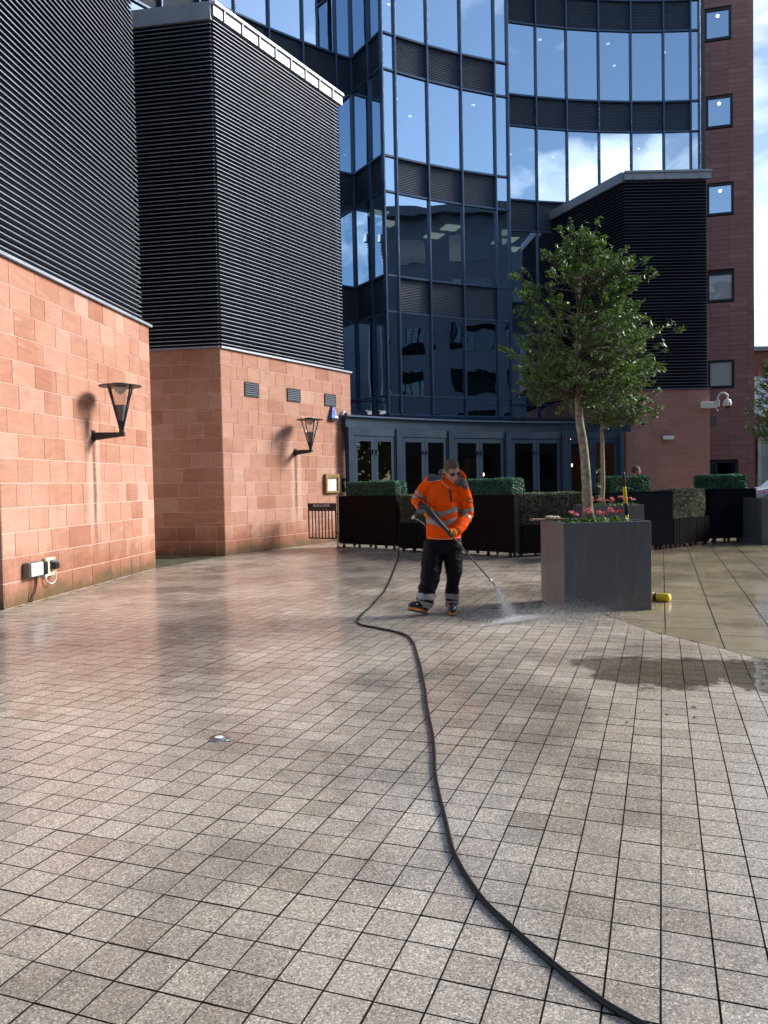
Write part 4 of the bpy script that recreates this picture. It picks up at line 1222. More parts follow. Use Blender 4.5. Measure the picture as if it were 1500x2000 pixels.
mb = MB(); mb.tube([(0.22, -0.06, -0.05), (0.22, -0.08, -0.2), (0.26, -0.06, -0.26), (0.28, -0.02, -0.15)], 0.012, 6); mb.build('cable', 'black_plastic', t, smooth=True)
t = thing('bulkhead_light', 'white oblong bulkhead light on the red stone block', 'light', (9.18, 24.96, 2.76))
mb = MB(); mb.box(-0.20, 0.20, -0.05, 0, -0.075, 0.075, b=0.012); mb.build('case', 'grey_plastic', t)
mb = MB(); mb.box(-0.185, 0.185, -0.10, -0.051, -0.06, 0.06, b=0.018); mb.build('diffuser', 'lens_white', t)
t = thing('wall_speaker', 'small black speaker fixed to the dark louvres above the red block', 'speaker', (9.12, 24.90, 6.40))
mb = MB(); mb.box(-0.03, 0.03, -0.10, 0, -0.03, 0.03); mb.build('bracket', 'black_plastic', t)
mb = MB(); mb.box(-0.11, 0.11, -0.26, -0.101, -0.10, 0.10, b=0.02); mb.build('cabinet', 'black_plastic', t)

# ------------------------------------------------------------------ steakhouse gate sign
GA, GB = Vector((-1.76, 17.95)), Vector((-1.09, 17.55))
gl_ = (GB - GA).length
t = thing('sign_gate', 'small black barred gate reading MILLER & CARTER beside the dark trough', 'gate', (GA.x, GA.y, 0), wall_rz(GA, GB))
fm = MB(); z0, z1 = 0.22, 1.04
for a in ((0, 0.025, -0.012, 0.012, z0, z1), (gl_ - 0.025, gl_, -0.012, 0.012, z0, z1), (0.025, gl_ - 0.025, -0.012, 0.012, z0, z0 + 0.03)): fm.box(*a)
fm.build('frame', 'black_paint', t)
mb = MB(); mb.box(0.025, gl_ - 0.025, -0.010, 0.010, 0.86, z1); hd = mb.build('header_panel', 'black_paint', t)
for k in range(7):
    mb = MB(); x = 0.025 + (gl_ - 0.05) * (k + 1) / 8; mb.box(x - 0.011, x + 0.011, -0.008, 0.008, z0 + 0.03, 0.86); mb.build('bar', 'black_paint', t)
mb = MB(); mb.tube([(gl_ + 0.03, 0, 0.04), (gl_ + 0.03, 0, 1.2)], 0.015, 8); mb.build('hinge_post', 'steel', t)
for hz in (0.35, 0.8):
    mb = MB(); mb.box(gl_ - 0.002, gl_ + 0.05, -0.014, 0.014, hz - 0.015, hz + 0.015); mb.build('hinge', 'black_paint', t)
mb = MB(); mb.lathe([(0.08, 0), (0.08, 0.03), (0.03, 0.06)], 14, (gl_ + 0.03, 0, 0)); mb.build('post_foot', 'steel', t)

def text_mesh(txt, size, m, squeeze=1.0, ext=0.0012, spacing=1.0):
    cu = bpy.data.curves.new('lettering', 'FONT')
    cu.body = txt; cu.size = size; cu.align_x = 'CENTER'; cu.align_y = 'CENTER'; cu.extrude = ext; cu.space_character = spacing; cu.offset = size * 0.012
    to = bpy.data.objects.new('tmp_text', cu); COL.objects.link(to)
    bpy.context.view_layer.update()
    me = bpy.data.meshes.new_from_object(to.evaluated_get(bpy.context.evaluated_depsgraph_get()))
    bpy.data.objects.remove(to)
    me.transform(Matrix.Diagonal((squeeze, 1, 1, 1)))
    me.materials.clear(); me.materials.append(M[m])
    return me
o = put('lettering', text_mesh('MILLER & CARTER', 0.072, 'white_mark', 0.80), hd, (gl_ / 2 - 0.005, -0.0125, 0.985)); o.rotation_euler = (PI / 2, 0, 0)
o = put('lettering', text_mesh('STEAKHOUSE', 0.040, 'grey_mark', 0.85, spacing=1.5), hd, (gl_ / 2, -0.0125, 0.912)); o.rotation_euler = (PI / 2, 0, 0)

# ------------------------------------------------------------------ hedge troughs on castors
def leaf_cloud(n, sampler, size, mname, name, parent=None, seed=0, aspect=0.55, up=0.3):
    rs = np.random.RandomState(seed)
    pts, nrm = sampler(n, rs)
    n = len(pts)
    ax = rs.normal(size=(n, 3)); ax /= np.linalg.norm(ax, axis=1)[:, None]
    nn = nrm + 0.75 * rs.normal(size=(n, 3)) + np.array([0, 0, up]); nn /= np.linalg.norm(nn, axis=1)[:, None]
    a = np.cross(nn, ax); a /= np.linalg.norm(a, axis=1)[:, None]
    b = np.cross(nn, a)
    s = size * rs.uniform(0.65, 1.3, size=(n, 1))
    v = np.empty((n, 4, 3))
    v[:, 0] = pts - a * s; v[:, 1] = pts + b * s * aspect - nn * s * 0.18; v[:, 2] = pts + a * s; v[:, 3] = pts - b * s * aspect - nn * s * 0.18
    me = bpy.data.meshes.new(name)
    me.vertices.add(n * 4); me.vertices.foreach_set('co', v.reshape(-1))
    me.loops.add(n * 4); me.loops.foreach_set('vertex_index', np.arange(n * 4, dtype=np.int32))
    me.polygons.add(n); me.polygons.foreach_set('loop_start', np.arange(0, n * 4, 4, dtype=np.int32)); me.polygons.foreach_set('loop_total', np.full(n, 4, dtype=np.int32))
    me.materials.append(M[mname]); me.update(calc_edges=True); me.validate()
    return put(name, me, parent)

def box_sampler(lx, ly, lz, bulge=0.015):
    """points near the five visible sides of a clipped hedge, 0..lx along x, -ly/2..ly/2, 0..lz"""
    def f(n, rs):
        areas = np.array([lx * ly, lx * lz, lx * lz, ly * lz, ly * lz]); side = rs.choice(5, n, p=areas / areas.sum())
        p = np.c_[rs.uniform(0, lx, n), rs.uniform(-ly / 2, ly / 2, n), rs.uniform(0, lz, n)]
        nr = np.zeros((n, 3)); dep = np.abs(rs.normal(0, 0.02, n)) - 0.012
        for k, (ax, val, sg) in enumerate(((2, lz, 1), (1, -ly / 2, -1), (1, ly / 2, 1), (0, 0, -1), (0, lx, 1))):
            m_ = side == k; p[m_, ax] = val - sg * dep[m_]; nr[m_, ax] = sg
        w = np.array([noise.noise(Vector(q) * 3.3) for q in p]); p += nr * (w * bulge * 2)[:, None]
        # round the upper corners
        r = 0.05
        over = np.clip(p[:, 2] - (lz - r), 0, None); p[:, 0] = np.where(p[:, 0] < r, p[:, 0] + over * 0.5, np.where(p[:, 0] > lx - r, p[:, 0] - over * 0.5, p[:, 0]))
        return p, nr
    return f

wheel = MB(); wheel.lathe([(0.035, -0.014), (0.038, -0.008), (0.038, 0.008), (0.035, 0.014)], 14, (0, 0.02, 0.038), axis='y')
wheel.box(-0.02, 0.02, -0.005, 0.045, 0.04, 0.10)
castor_mesh = wheel.mesh('castor', 'black_plastic')
TROUGH_D = 0.46
def trough(A, B, tall, label, m, hedge_label, hedge_m, hx0=None, hx1=None, seed=1):
    A, B = Vector(A), Vector(B); Lw = (B - A).length; rz = wall_rz(A, B)
    t = thing('planter_trough', label, 'planter', (A.x, A.y, 0), rz, 'black hedge troughs on castors')
    zt = 1.175 if tall else 0.62
    D = TROUGH_D
    if tall:
        mb = MB(); mb.box(0.01, Lw - 0.01, 0, D, 0.10, zt, b=0.006); mb.build('box', m, t)
        mb = MB(); mb.box(0.0, Lw, -0.008, D + 0.008, zt + 0.001, zt + 0.018); mb.build('rim', m, t)
    else:
        mb = MB(); mb.box(0.03, Lw - 0.03, 0.02, D - 0.02, 0.09, zt - 0.01); mb.build('box', 'recess', t)
        nb = max(4, int(Lw / 0.115)); bw = Lw / nb
        bm_ = MB(); bm_.box(-bw / 2 + 0.004, bw / 2 - 0.004, -0.018, 0, 0.07, zt, b=0.003)
        bme = bm_.mesh('board', 'trough_wood')
        for k in range(nb): put('board', bme, t, ((k + 0.5) * bw, 0.018 + random.uniform(-.003, .003), random.uniform(-.01, .006)))
    for cx in (0.12, Lw * 0.36, Lw * 0.64, Lw - 0.12):
        o = put('castor', castor_mesh, t, (cx, 0.04, 0.0)); o.rotation_euler = (0, 0, random.uniform(0, 3))
        o = put('castor', castor_mesh, t, (cx, D - 0.08, 0.0)); o.rotation_euler = (0, 0, random.uniform(0, 3))
    a = 0.12 if hx0 is None else hx0; b = Lw - 0.12 if hx1 is None else hx1
    hz = zt + 0.018 if tall else zt - 0.008; hh = 0.315 if tall else 0.60
    yc = D / 2
    dx = Vector((math.cos(rz), math.sin(rz))); dy = Vector((-math.sin(rz), math.cos(rz)))
    o_ = A + dx * a + dy * yc
    h = thing('box_hedge', hedge_label, 'hedge', (o_.x, o_.y, hz), rz, 'clipped hedge blocks in the troughs')
    lx, ly = b - a, D - 0.07
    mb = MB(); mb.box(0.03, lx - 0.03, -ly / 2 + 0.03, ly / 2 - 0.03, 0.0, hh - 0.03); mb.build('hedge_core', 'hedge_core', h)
    area = lx * ly + 2 * lx * hh + 2 * ly * hh
    leaf_cloud(int(area * 5200), box_sampler(lx, ly, hh), 0.0165, hedge_m, 'foliage', h, seed)
    return t
trough((-1.05, 17.85), (0.27, 16.70), True, 'tall black trough beside the sign gate', 'trough', 'deep green hedge block left of the man in orange, nearest the sign gate', 'hedge_green', 0.24, 1.70, 1)
trough((0.30, 16.62), (1.14, 15.86), False, 'low black boarded trough just left of the man in orange', 'trough', 'tall faded hedge block just left of the man in orange', 'hedge_olive', 0.03, None, 2)
trough((1.17, 15.78), (2.46, 14.55), True, 'tall black trough just right of the man in orange', 'trough', 'deep green hedge block right of the man in orange', 'hedge_green', 0.25, 1.72, 3)
trough((2.52, 14.66), (4.02, 15.02), False, 'low black boarded trough behind the big grey planter', 'trough', 'wide faded hedge block left of the tree trunks', 'hedge_olive', 0.03, None, 4)
trough((4.22, 15.10), (5.92, 15.80), True, 'tall blue-black trough behind the smaller grey planter', 'trough_navy', 'deep green hedge block below the man in the dark suit', 'hedge_green', 0.30, 1.28, 5)
trough((5.97, 15.92), (7.12, 16.90), False, 'low black boarded trough right of both grey planters', 'trough', 'faded hedge block between two tall blue-black troughs', 'hedge_olive', 0.0, None, 6)
trough((7.16, 17.02), (8.32, 17.24), True, 'tall blue-black trough in front of the red tower', 'trough_navy', 'deep green hedge block in front of the red tower window', 'hedge_green', -0.10, 0.98, 7)

# ------------------------------------------------------------------ big planters, flowers, trees
def planter(loc, rz, w, d, h, label):
    t = thing('square_planter', label, 'planter', loc, rz, 'square slate-grey planters')
    mb = MB(); k = 0.03
    # outside walls with folded rim, hollow inside
    for a in ((0, w, 0, k, 0.0, h), (0, w, d - k, d, 0.0, h), (0, k, k, d - k, 0.0, h), (w - k, w, k, d - k, 0.0, h)): mb.box(*a, b=0.003)
    mb.build('shell', 'planter', t)
    mb = MB(); n = 12; vs = []; fs = []
    for i in range(n + 1):
        for j in range(n + 1):
            x, y = k + (w - 2 * k) * i / n, k + (d - 2 * k) * j / n
            vs.append((x, y, h - 0.05 + 0.025 * noise.noise(Vector((x * 4, y * 4, loc[0])))))
    for i in range(n):
        for j in range(n): fs.append((i * (n + 1) + j, (i + 1) * (n + 1) + j, (i + 1) * (n + 1) + j + 1, i * (n + 1) + j + 1))
    mb.add(vs, fs); mb.build('soil', 'soil', t, smooth=True)
    return t
rz1 = math.atan2(0.08, 0.98)
planter((1.96, 8.43, 0), rz1, 0.985, 0.90, 0.985, 'large slate-grey square planter nearest the camera with tree and pink flowers')
planter((3.70, 13.82, 0), 0.10, 0.99, 0.95, 0.985, 'smaller-looking grey planter with red flowers behind the large one')
planter((8.02, 16.40, 0), 0.05, 1.0, 1.0, 0.985, 'dark grey planter cut off by the right edge of the photo')

def geranium(x, y, z, label, n_leaf, heads, spread, petal, seed, group):
    t = thing('geranium', label, 'flower', (x, y, z), 0, group)
    rr = random.Random(seed)
    def smp(n, rs):
        r = spread * np.sqrt(rs.uniform(0, 1, n)); a = rs.uniform(0, 2 * PI, n)
        return np.c_[r * np.cos(a), r * np.sin(a), rs.uniform(0.0, 0.085, n) * (1.1 - r / spread * 0.6)], np.tile([0, 0, 1.0], (n, 1))
    leaf_cloud(n_leaf, smp, 0.030, 'ger_leaf', 'leaves', t, seed, aspect=0.85, up=0.6)
    for k in range(heads):
        hx, hy = rr.uniform(-spread, spread) * 0.7, rr.uniform(-spread, spread) * 0.5; hz = rr.uniform(0.10, 0.17)
        mb = MB(); mb.tube([(hx * 0.5, hy * 0.5, 0), (hx, hy, hz)], 0.003, 5); mb.build('stem', 'ger_leaf', t)
        def hs(n, rs, c=(hx, hy, hz)):
            d = rs.normal(size=(n, 3)); d /= np.linalg.norm(d, axis=1)[:, None]; d[:, 2] = np.abs(d[:, 2]) * 0.8 - 0.15
            return np.array(c) + d * rs.uniform(0.016, 0.032, (n, 1)), d
        leaf_cloud(34, hs, 0.013, petal, 'flower_head', t, seed * 10 + k, aspect=0.9)
    return t
c1, s1 = math.cos(rz1), math.sin(rz1)
def in_planter(u, v, o=(1.96, 8.43)): return (o[0] + c1 * u - s1 * v, o[1] + s1 * u + c1 * v)
for k, (u, v, lab, nl_, hd_, pt) in enumerate(((0.16, 0.25, 'leafy geranium with few blooms at the left rim of the large planter', 60, 1, 'petal'), (0.30, 0.30, 'pink geranium just left of the near tree trunk', 80, 4, 'petal'), (0.50, 0.22, 'pale pink geranium at the foot of the near tree trunk', 80, 5, 'petal'), (0.72, 0.28, 'red geranium right of the near tree trunk', 60, 2, 'petal_red'), (0.62, 0.55, 'geranium behind the others in the large planter', 60, 3, 'petal'))):
    x, y = in_planter(u, v); geranium(x, y, 0.945, lab, nl_, hd_, 0.15, pt, 50 + k, 'geraniums in the square planters')
for k, (u, v, lab, pt) in enumerate(((0.20, 0.25, 'pink geranium left of the far tree trunk', 'petal'), (0.48, 0.2, 'pale geranium right of the far tree trunk', 'petal'), (0.75, 0.25, 'pink geranium by the striped pole top in the far planter', 'petal'))):
    geranium(3.70 + u, 13.82 + v, 0.955, lab, 70, 7, 0.17, pt, 70 + k, 'geraniums in the square planters')
geranium(8.25, 16.65, 0.955, 'geranium at the right edge of the photo', 60, 4, 0.16, 'petal', 80, 'geraniums in the square planters')

def tree(base, trunk_pts, crown_c, crown_r, label, seed, n_tips, leaf_n, bare_dir=None, r0=0.062):
    """clipped holm oak: bent trunk, whorls of thin limbs, leaf rosettes at the twig ends"""
    t = thing('holm_oak', label, 'tree', base, 0, 'small evergreen trees in square planters')
    rr = random.Random(seed)
    tp = [Vector(p) for p in trunk_pts]
    n = len(tp)
    mb = MB(); pts = []; rad = []
    for i in range(n - 1):
        for q in range(4):
            u = q / 4; p = tp[i].lerp(tp[i + 1], u); f = (i + u) / (n - 1)
            pts.append(p + Vector((noise.noise(p * 3 + Vector((seed, 0, 0))), noise.noise(p * 3 + Vector((0, seed, 0))), 0)) * 0.018); rad.append(r0 * (1 - 0.72 * f) * (1 + 0.06 * noise.noise(p * 9)) + (0.015 if i == 0 and q == 0 else 0))
    pts.append(tp[-1]); rad.append(0.008)
    mb.tube(pts, rad, 12); mb.build('trunk', 'bark', t, smooth=True)
    cc = Vector(crown_c); cr = Vector(crown_r)
    limbs = MB(); tips = []
    def trunk_at(z):
        for i in range(len(pts) - 1):
            if pts[i].z <= z <= pts[i + 1].z: return pts[i].lerp(pts[i + 1], (z - pts[i].z) / max(1e-6, pts[i + 1].z - pts[i].z))
        return pts[-1].copy()
    zlow = cc.z - cr.z
    for k in range(n_tips):
        # target on or inside the crown's lumpy outline: widest low down, ragged and narrow at the top
        while True:
            zt = rr.random() ** 1.15; an = rr.uniform(0, 2 * PI)
            prof = np.interp(zt, [0, 0.10, 0.28, 0.5, 0.72, 0.88, 1.0], [0.60, 0.95, 1.0, 0.90, 0.72, 0.50, 0.20])
            d = Vector((math.cos(an), math.sin(an), (zt * 2 - 1) * 1.3))
            lump = 1 + 0.45 * noise.noise(d * 1.9 + Vector((seed * 1.7, 0, 0))) + 0.25 * noise.noise(d * 4.6 + Vector((0, seed, 0)))
            f = math.sqrt(rr.uniform(0.16, 1.0))
            if noise.noise(d * 2.4 + Vector((9, seed, 3))) < -0.10 and rr.random() < 0.85: continue       # gaps
            break
        q = cc + Vector((math.cos(an) * cr.x * prof * lump * f, math.sin(an) * cr.y * prof * lump * f, (zt * 2 - 1) * cr.z * (1 + 0.08 * noise.noise(d * 3))))
        if bare_dir and (q - cc).dot(Vector(bare_dir)) > 0.75 and rr.random() < 0.6: continue
        s = trunk_at(max(zlow + 0.12, min(q.z - 0.25 * (q - cc).xy.length - 0.15, pts[-1].z - 0.05)) + rr.uniform(-0.08, 0.08))
        mid = s.lerp(q, 0.5) + Vector((rr.gauss(0, .05), rr.gauss(0, .05), -0.05 + rr.gauss(0, .04)))
        limbs.tube([s, s.lerp(mid, 0.6) + Vector((0, 0, 0.01)), mid, q], [0.011, 0.008, 0.006, 0.003], 5)
        tips.append((q, (q - mid).normalized()))
        for _ in range(rr.choice((1, 2, 2, 3))):
            e = mid.lerp(q, rr.uniform(0.3, 0.9)) + Vector((rr.gauss(0, .10), rr.gauss(0, .10), rr.gauss(0.03, .08)))
            limbs.tube([mid.lerp(q, 0.3), mid.lerp(e, 0.6), e], [0.005, 0.004, 0.002], 4)
            tips.append((e, (e - mid).normalized()))
    limbs.build('limbs', 'twig', t, smooth=True)
    def smp(nn, rs):
        P = np.empty((nn, 3)); N = np.empty((nn, 3))
        for i in range(nn):
            q, dr = tips[rs.randint(len(tips))]
            a = rs.normal(size=3); a /= np.linalg.norm(a)
            v = np.array(dr) * 0.7 + a + np.array([0, 0, 0.25]); v /= np.linalg.norm(v)
            P[i] = np.array(q) - np.array(dr) * rs.uniform(0, 0.10) + v * rs.uniform(0.012, 0.052); N[i] = v * 0.5 + np.array([0, 0, 0.5])
        return P, N
    leaf_cloud(leaf_n, smp, 0.034, 'leaf', 'crown', t, seed, aspect=0.36, up=0.25)
    return t
tree((2.36, 8.90, 0.945), [(0, 0, 0), (-0.035, 0.0, 0.7), (-0.10, 0, 1.3), (-0.13, 0.0, 1.85), (-0.08, 0.02, 2.5), (-0.02, 0.0, 3.15)], (-0.08, 0.0, 2.38), (0.98, 0.90, 0.98), 'taller evergreen tree with pale mottled trunk in the nearest grey planter', 3, 230, 11500)
tree((4.03, 14.25, 0.945), [(0, 0, 0), (0.01, 0, 0.7), (0.0, 0, 1.4), (0.03, 0, 2.1), (0.05, 0, 2.9)], (0.30, 0.0, 2.62), (1.0, 0.95, 1.10), 'slimmer evergreen tree in the farther grey planter', 8, 230, 10500, r0=0.05)
tree((8.60, 16.85, 0.945), [(0, 0, 0), (0.02, 0, 0.7), (0.0, 0, 1.4), (-0.03, 0, 2.0), (0, 0, 2.6)], (-0.05, 0.0, 2.15), (0.78, 0.8, 0.85), 'evergreen tree whose crown enters at the right edge of the photo', 5, 200, 5200, r0=0.05)
# sprouts on the near trunk
t = thing('trunk_sprout', 'little leafy sprout growing beside the near tree trunk', 'sprout', (2.43, 8.88, 0.95))
mb = MB(); mb.tube([(0.02, 0, 0), (0.03, 0, 0.25), (0.035, 0, 0.48), (0.05, 0, 0.62)], 0.004, 5); mb.build('stem', 'twig', t)
def spr(n, rs):
    z = rs.choice([0.30, 0.42, 0.46, 0.60, 0.63], n) + rs.normal(0, 0.012, n); return np.c_[0.035 + rs.normal(0.01, 0.022, n), rs.normal(0, 0.02, n), z], np.tile([0, -0.5, 0.8], (n, 1))
leaf_cloud(30, spr, 0.024, 'leaf', 'leaves', t, 99, aspect=0.4)

# striped pole, board with glove, striped pole lying on the paving
def striped_pole(name, label, p0, p1, r, bands, cat, group=None):
    p0, p1 = Vector(p0), Vector(p1); d = p1 - p0
    t = thing(name, label, cat, p0, 0, group)
    for a, b, m in bands:
        mb = MB(); mb.tube([d * a, d * (a + .01), d * (b - .01), d * b], [r * .9, r, r, r * .9], 12); mb.build('band', m, t, smooth=True)
    return t
striped_pole('cable_protector_pole', 'upright black and yellow striped pole standing in the near planter', (2.885, 9.16, 0.93), (2.82, 9.10, 1.53), 0.021, ((0, .16, 'yellow'), (.162, .40, 'black_plastic'), (.402, .72, 'yellow'), (.722, 1.0, 'black_plastic')), 'pole')
striped_pole('floor_pole', 'black tube with a yellow end lying on the tan flags behind the planter', (2.55, 9.80, 0.055), (3.33, 9.02, 0.048), 0.050, ((0, .80, 'black_plastic'), (.80, 0.83, 'yellow'), (.832, .86, 'black_plastic'), (.862, 1.0, 'yellow')), 'pole')
t = thing('wooden_board', 'thin brown board lying across the left rim of the near planter', 'board', (1.75, 9.02, 0.987), 0.15)
mb = MB(); mb.box(0, 0.38, 0, 0.16, 0, 0.018, b=0.003); mb.build('plank', 'wood', t)
t = thing('work_glove', 'cream work glove resting on the brown board', 'glove', (1.90, 9.06, 1.008), 0.2)
mb = MB(); mb.ball((0.06, 0.05, 0.016), 0.05, 10, sc=(1.1, 0.8, 0.3))
for k in range(4): mb.tube([(0.10, 0.025 + k * 0.017, 0.016), (0.15 + 0.01 * (k % 2), 0.02 + k * 0.02, 0.015), (0.175, 0.018 + k * 0.021, 0.008)], [0.010, 0.010, 0.007], 6)
mb.tube([(0.04, 0.0, 0.014), (0.07, -0.03, 0.014), (0.10, -0.035, 0.012)], [0.012, 0.011, 0.008], 6)
mb.build('hand', 'cream_plastic', t, smooth=True)

# ------------------------------------------------------------------ hose, floor light, litter
def catmull(pts, m=10):
    P = [Vector(p) for p in pts]; out = []
    P = [P[0] * 2 - P[1]] + P + [P[-1] * 2 - P[-2]]
    for i in range(1, len(P) - 2):
        for k in range(m):
            u = k / m; a, b, c, d = P[i - 1], P[i], P[i + 1], P[i + 2]
            out.append(0.5 * ((2 * b) + (c - a) * u + (2 * a - 5 * b + 4 * c - d) * u * u + (3 * b - a - 3 * c + d) * u ** 3))
    out.append(P[-2]); return out
hp = [(0.33, 17.6), (0.30, 16.6), (0.26, 15.2), (0.17, 13.24), (0.01, 10.66), (-0.17, 9.12), (-0.30, 8.27), (-0.265, 7.92), (-0.07, 7.69), (0.15, 7.38), (0.23, 7.01), (0.262, 6.11), (0.262, 5.35), (0.25, 4.55), (0.24, 4.03), (0.23, 3.5), (0.232, 3.09), (0.25, 2.88), (0.31, 2.63), (0.39, 2.44), (0.48, 2.25), (0.56, 2.11), (0.64, 2.01), (0.85, 1.80), (1.15, 1.62), (1.6, 1.5)]
t = thing('pressure_hose', 'long black pressure hose snaking across the setts', 'hose')
pts = catmull([(x, y, 0.0105) for x, y in hp], 12)
pts = [p + Vector((noise.noise(p * 1.7), noise.noise(p * 1.3 + Vector((5, 0, 0))), 0)) * 0.012 for p in pts]
mb = MB(); mb.tube(pts, 0.0098, 10); mb.build('tube', 'rubber', t, smooth=True)
t = thing('floor_uplight', 'round steel uplight set into the setts', 'light', (-0.98, 4.42, 0))
mb = MB(); mb.lathe([(0.064, -0.01), (0.066, 0.003), (0.060, 0.006), (0.046, 0.005)], 32); smooth_flags(mb.build('rim', 'steel', t))
mb = MB(); mb.lathe([(0.0455, 0.0), (0.044, 0.0055), (0.02, 0.008), (0.002, 0.0085)], 28); smooth_flags(mb.build('lens', 'steel', t))
mb = MB(); mb.lathe([(0.026, 0.006), (0.024, 0.0098), (0.002, 0.0105)], 20); smooth_flags(mb.build('lamp_glass', 'lens_white', t))
rr_ = random.Random(6)
for k, (x, y) in enumerate(((1.93, 4.83), (1.72, 4.70), (1.60, 4.78), (1.85, 4.62), (1.42, 4.55), (1.28, 4.86), (2.45, 5.2), (2.30, 5.5), (2.62, 5.35))):
    mb = MB(); L_ = rr_.uniform(0.012, 0.03)
    mb.add([(-L_, 0, .004), (0, L_ * .4, .012), (L_, 0, .006), (0, -L_ * .4, .005), (-L_, 0, .002), (0, L_ * .4, .010), (L_, 0, .004), (0, -L_ * .4, .003)], [(0, 1, 2, 3)[::-1], (4, 5, 6, 7), (0, 1, 5, 4), (1, 2, 6, 5), (2, 3, 7, 6), (3, 0, 4, 7)])
    o = mb.build('fallen_leaf', 'wood', None, loc=(x, y, 0.001), rz=rr_.uniform(0, 6))
    tag(o, 'tiny dry leaf scrap on the damp setts near the dark wet patch', 'leaf', 'leaf scraps on the setts')

# ------------------------------------------------------------------ people
from mathutils.bvhtree import BVHTree

def limb(mb, pts, rad, n=14, flat=None):
    """closed tapered chain with rounded joints"""
    pts = [Vector(p) for p in pts]
    mb.tube(pts, rad, n, flat=flat)
    for p, r in zip(pts, rad): mb.ball(p, r * 0.99, 12)

def rings(mb, rs, n=24):
    """loft of ellipses (cx, cy, cz, rx, ry), closed at both ends"""
    vs = []; fs = []
    for cx, cy, cz, rx, ry in rs:
        for k in range(n):
            w = 2 * PI * k / n; vs.append((cx + rx * math.cos(w), cy + ry * math.sin(w), cz))
    for i in range(len(rs) - 1):
        for k in range(n): fs.append((i * n + k, i * n + (k + 1) % n, (i + 1) * n + (k + 1) % n, (i + 1) * n + k))
    fs.append(tuple(range(n))[::-1]); fs.append(tuple((len(rs) - 1) * n + k for k in range(n)))
    mb.add(vs, fs)

def fuse(mb, name, m, parent, voxel=0.012, smooth=4, wrinkle=0.0, wscale=9.0, seed=0, stretch=(1, 1, 1)):
    """one continuous skin over overlapping shapes, with cloth folds"""
    me = mb.mesh(name, m)
    bm = bmesh.new(); bm.from_mesh(me); bmesh.ops.recalc_face_normals(bm, faces=bm.faces[:]); bm.to_mesh(me); bm.free()
    tmp = bpy.data.objects.new('tmp', me); COL.objects.link(tmp)
    r = tmp.modifiers.new('r', 'REMESH'); r.mode = 'VOXEL'; r.voxel_size = voxel; r.use_smooth_shade = True
    if smooth:
        s = tmp.modifiers.new('s', 'SMOOTH'); s.iterations = smooth; s.factor = 0.5
    bpy.context.view_layer.update()
    me2 = bpy.data.meshes.new_from_object(tmp.evaluated_get(bpy.context.evaluated_depsgraph_get()))
    bpy.data.objects.remove(tmp)
    me2.name = name
    if wrinkle:
        off_ = Vector((seed * 3.1, seed * 1.7, 0))
        vn = [v.normal.copy() for v in me2.vertices]
        for v, nn in zip(me2.vertices, vn):
            q = Vector((v.co.x * stretch[0], v.co.y * stretch[1], v.co.z * stretch[2]))
            w = noise.noise(q * wscale + off_); w2 = noise.noise(q * wscale * 2.3 + off_)
            v.co += nn * wrinkle * ((1 - abs(w) * 2.2) + 0.5 * w2)
    me2.polygons.foreach_set('use_smooth', [True] * len(me2.polygons))
    me2.materials.clear(); me2.materials.append(M[m])
    me2.update()
    return put(name, me2, parent)

def patch(src, pred, name, m, parent, off_=0.004):
    """a panel sewn onto a garment: the faces that satisfy pred, lifted a little"""
    me = src.data; vs = []; fs = []; mp_ = {}
    for p in me.polygons:
        if not pred(p.center, p.normal): continue
        f = []
        for vi in p.vertices:
            if vi not in mp_:
                mp_[vi] = len(vs); v = me.vertices[vi]; vs.append(v.co + v.normal * off_)
            f.append(mp_[vi])
        fs.append(tuple(f))
    if not fs: return None
    mb = MB(); mb.add(vs, fs)
    return mb.build(name, m, parent, smooth=True)

def seg_dist(p, a, b):
    d = b - a; u = max(0, min(1, (p - a).dot(d) / d.length_squared)); return (p - a.lerp(b, u)).length, u

U = 0.001013
def J(x, z, y=0.0): return Vector(((x - 700) * U, y, (1835 - z) * U))

def head_parts(parent, c, rot, hair_m='hair', glasses=True):
    """skull, jaw, nose, ears as one mesh list; returns MB in parent space plus hair, eyes, spectacles as children"""
    mb = MB()
    def T(p): return c + rot @ Vector(p)
    mb.ball(T((0, 0.012, 0.02)), 1, 20, sc=(.077, .096, .100), rot=rot)
    mb.ball(T((0, -0.022, -0.045)), 1, 16, sc=(.061, .070, .072), rot=rot)
    mb.ball(T((0, -0.055, -0.092)), 1, 12, sc=(.030, .028, .026), rot=rot)
    mb.tube([T((0, -0.088, 0.025)), T((0, -0.106, -0.012)), T((0, -0.112, -0.028)), T((0, -0.090, -0.038))], [.010, .013, .017, .012], 8)
    mb.ball(T((0, -0.080, 0.034)), 1, 12, sc=(.055, .018, .014), rot=rot)
    for s in (-1, 1):
        mb.ball(T((s * 0.079, 0.018, -0.008)), 1, 10, sc=(.011, .022, .034), rot=rot)
        mb.ball(T((s * 0.040, -0.066, -0.022)), 1, 10, sc=(.022, .020, .020), rot=rot)
    mb.ball(T((0, -0.086, -0.062)), 1, 10, sc=(.026, .010, .008), rot=rot)
    return mb, T

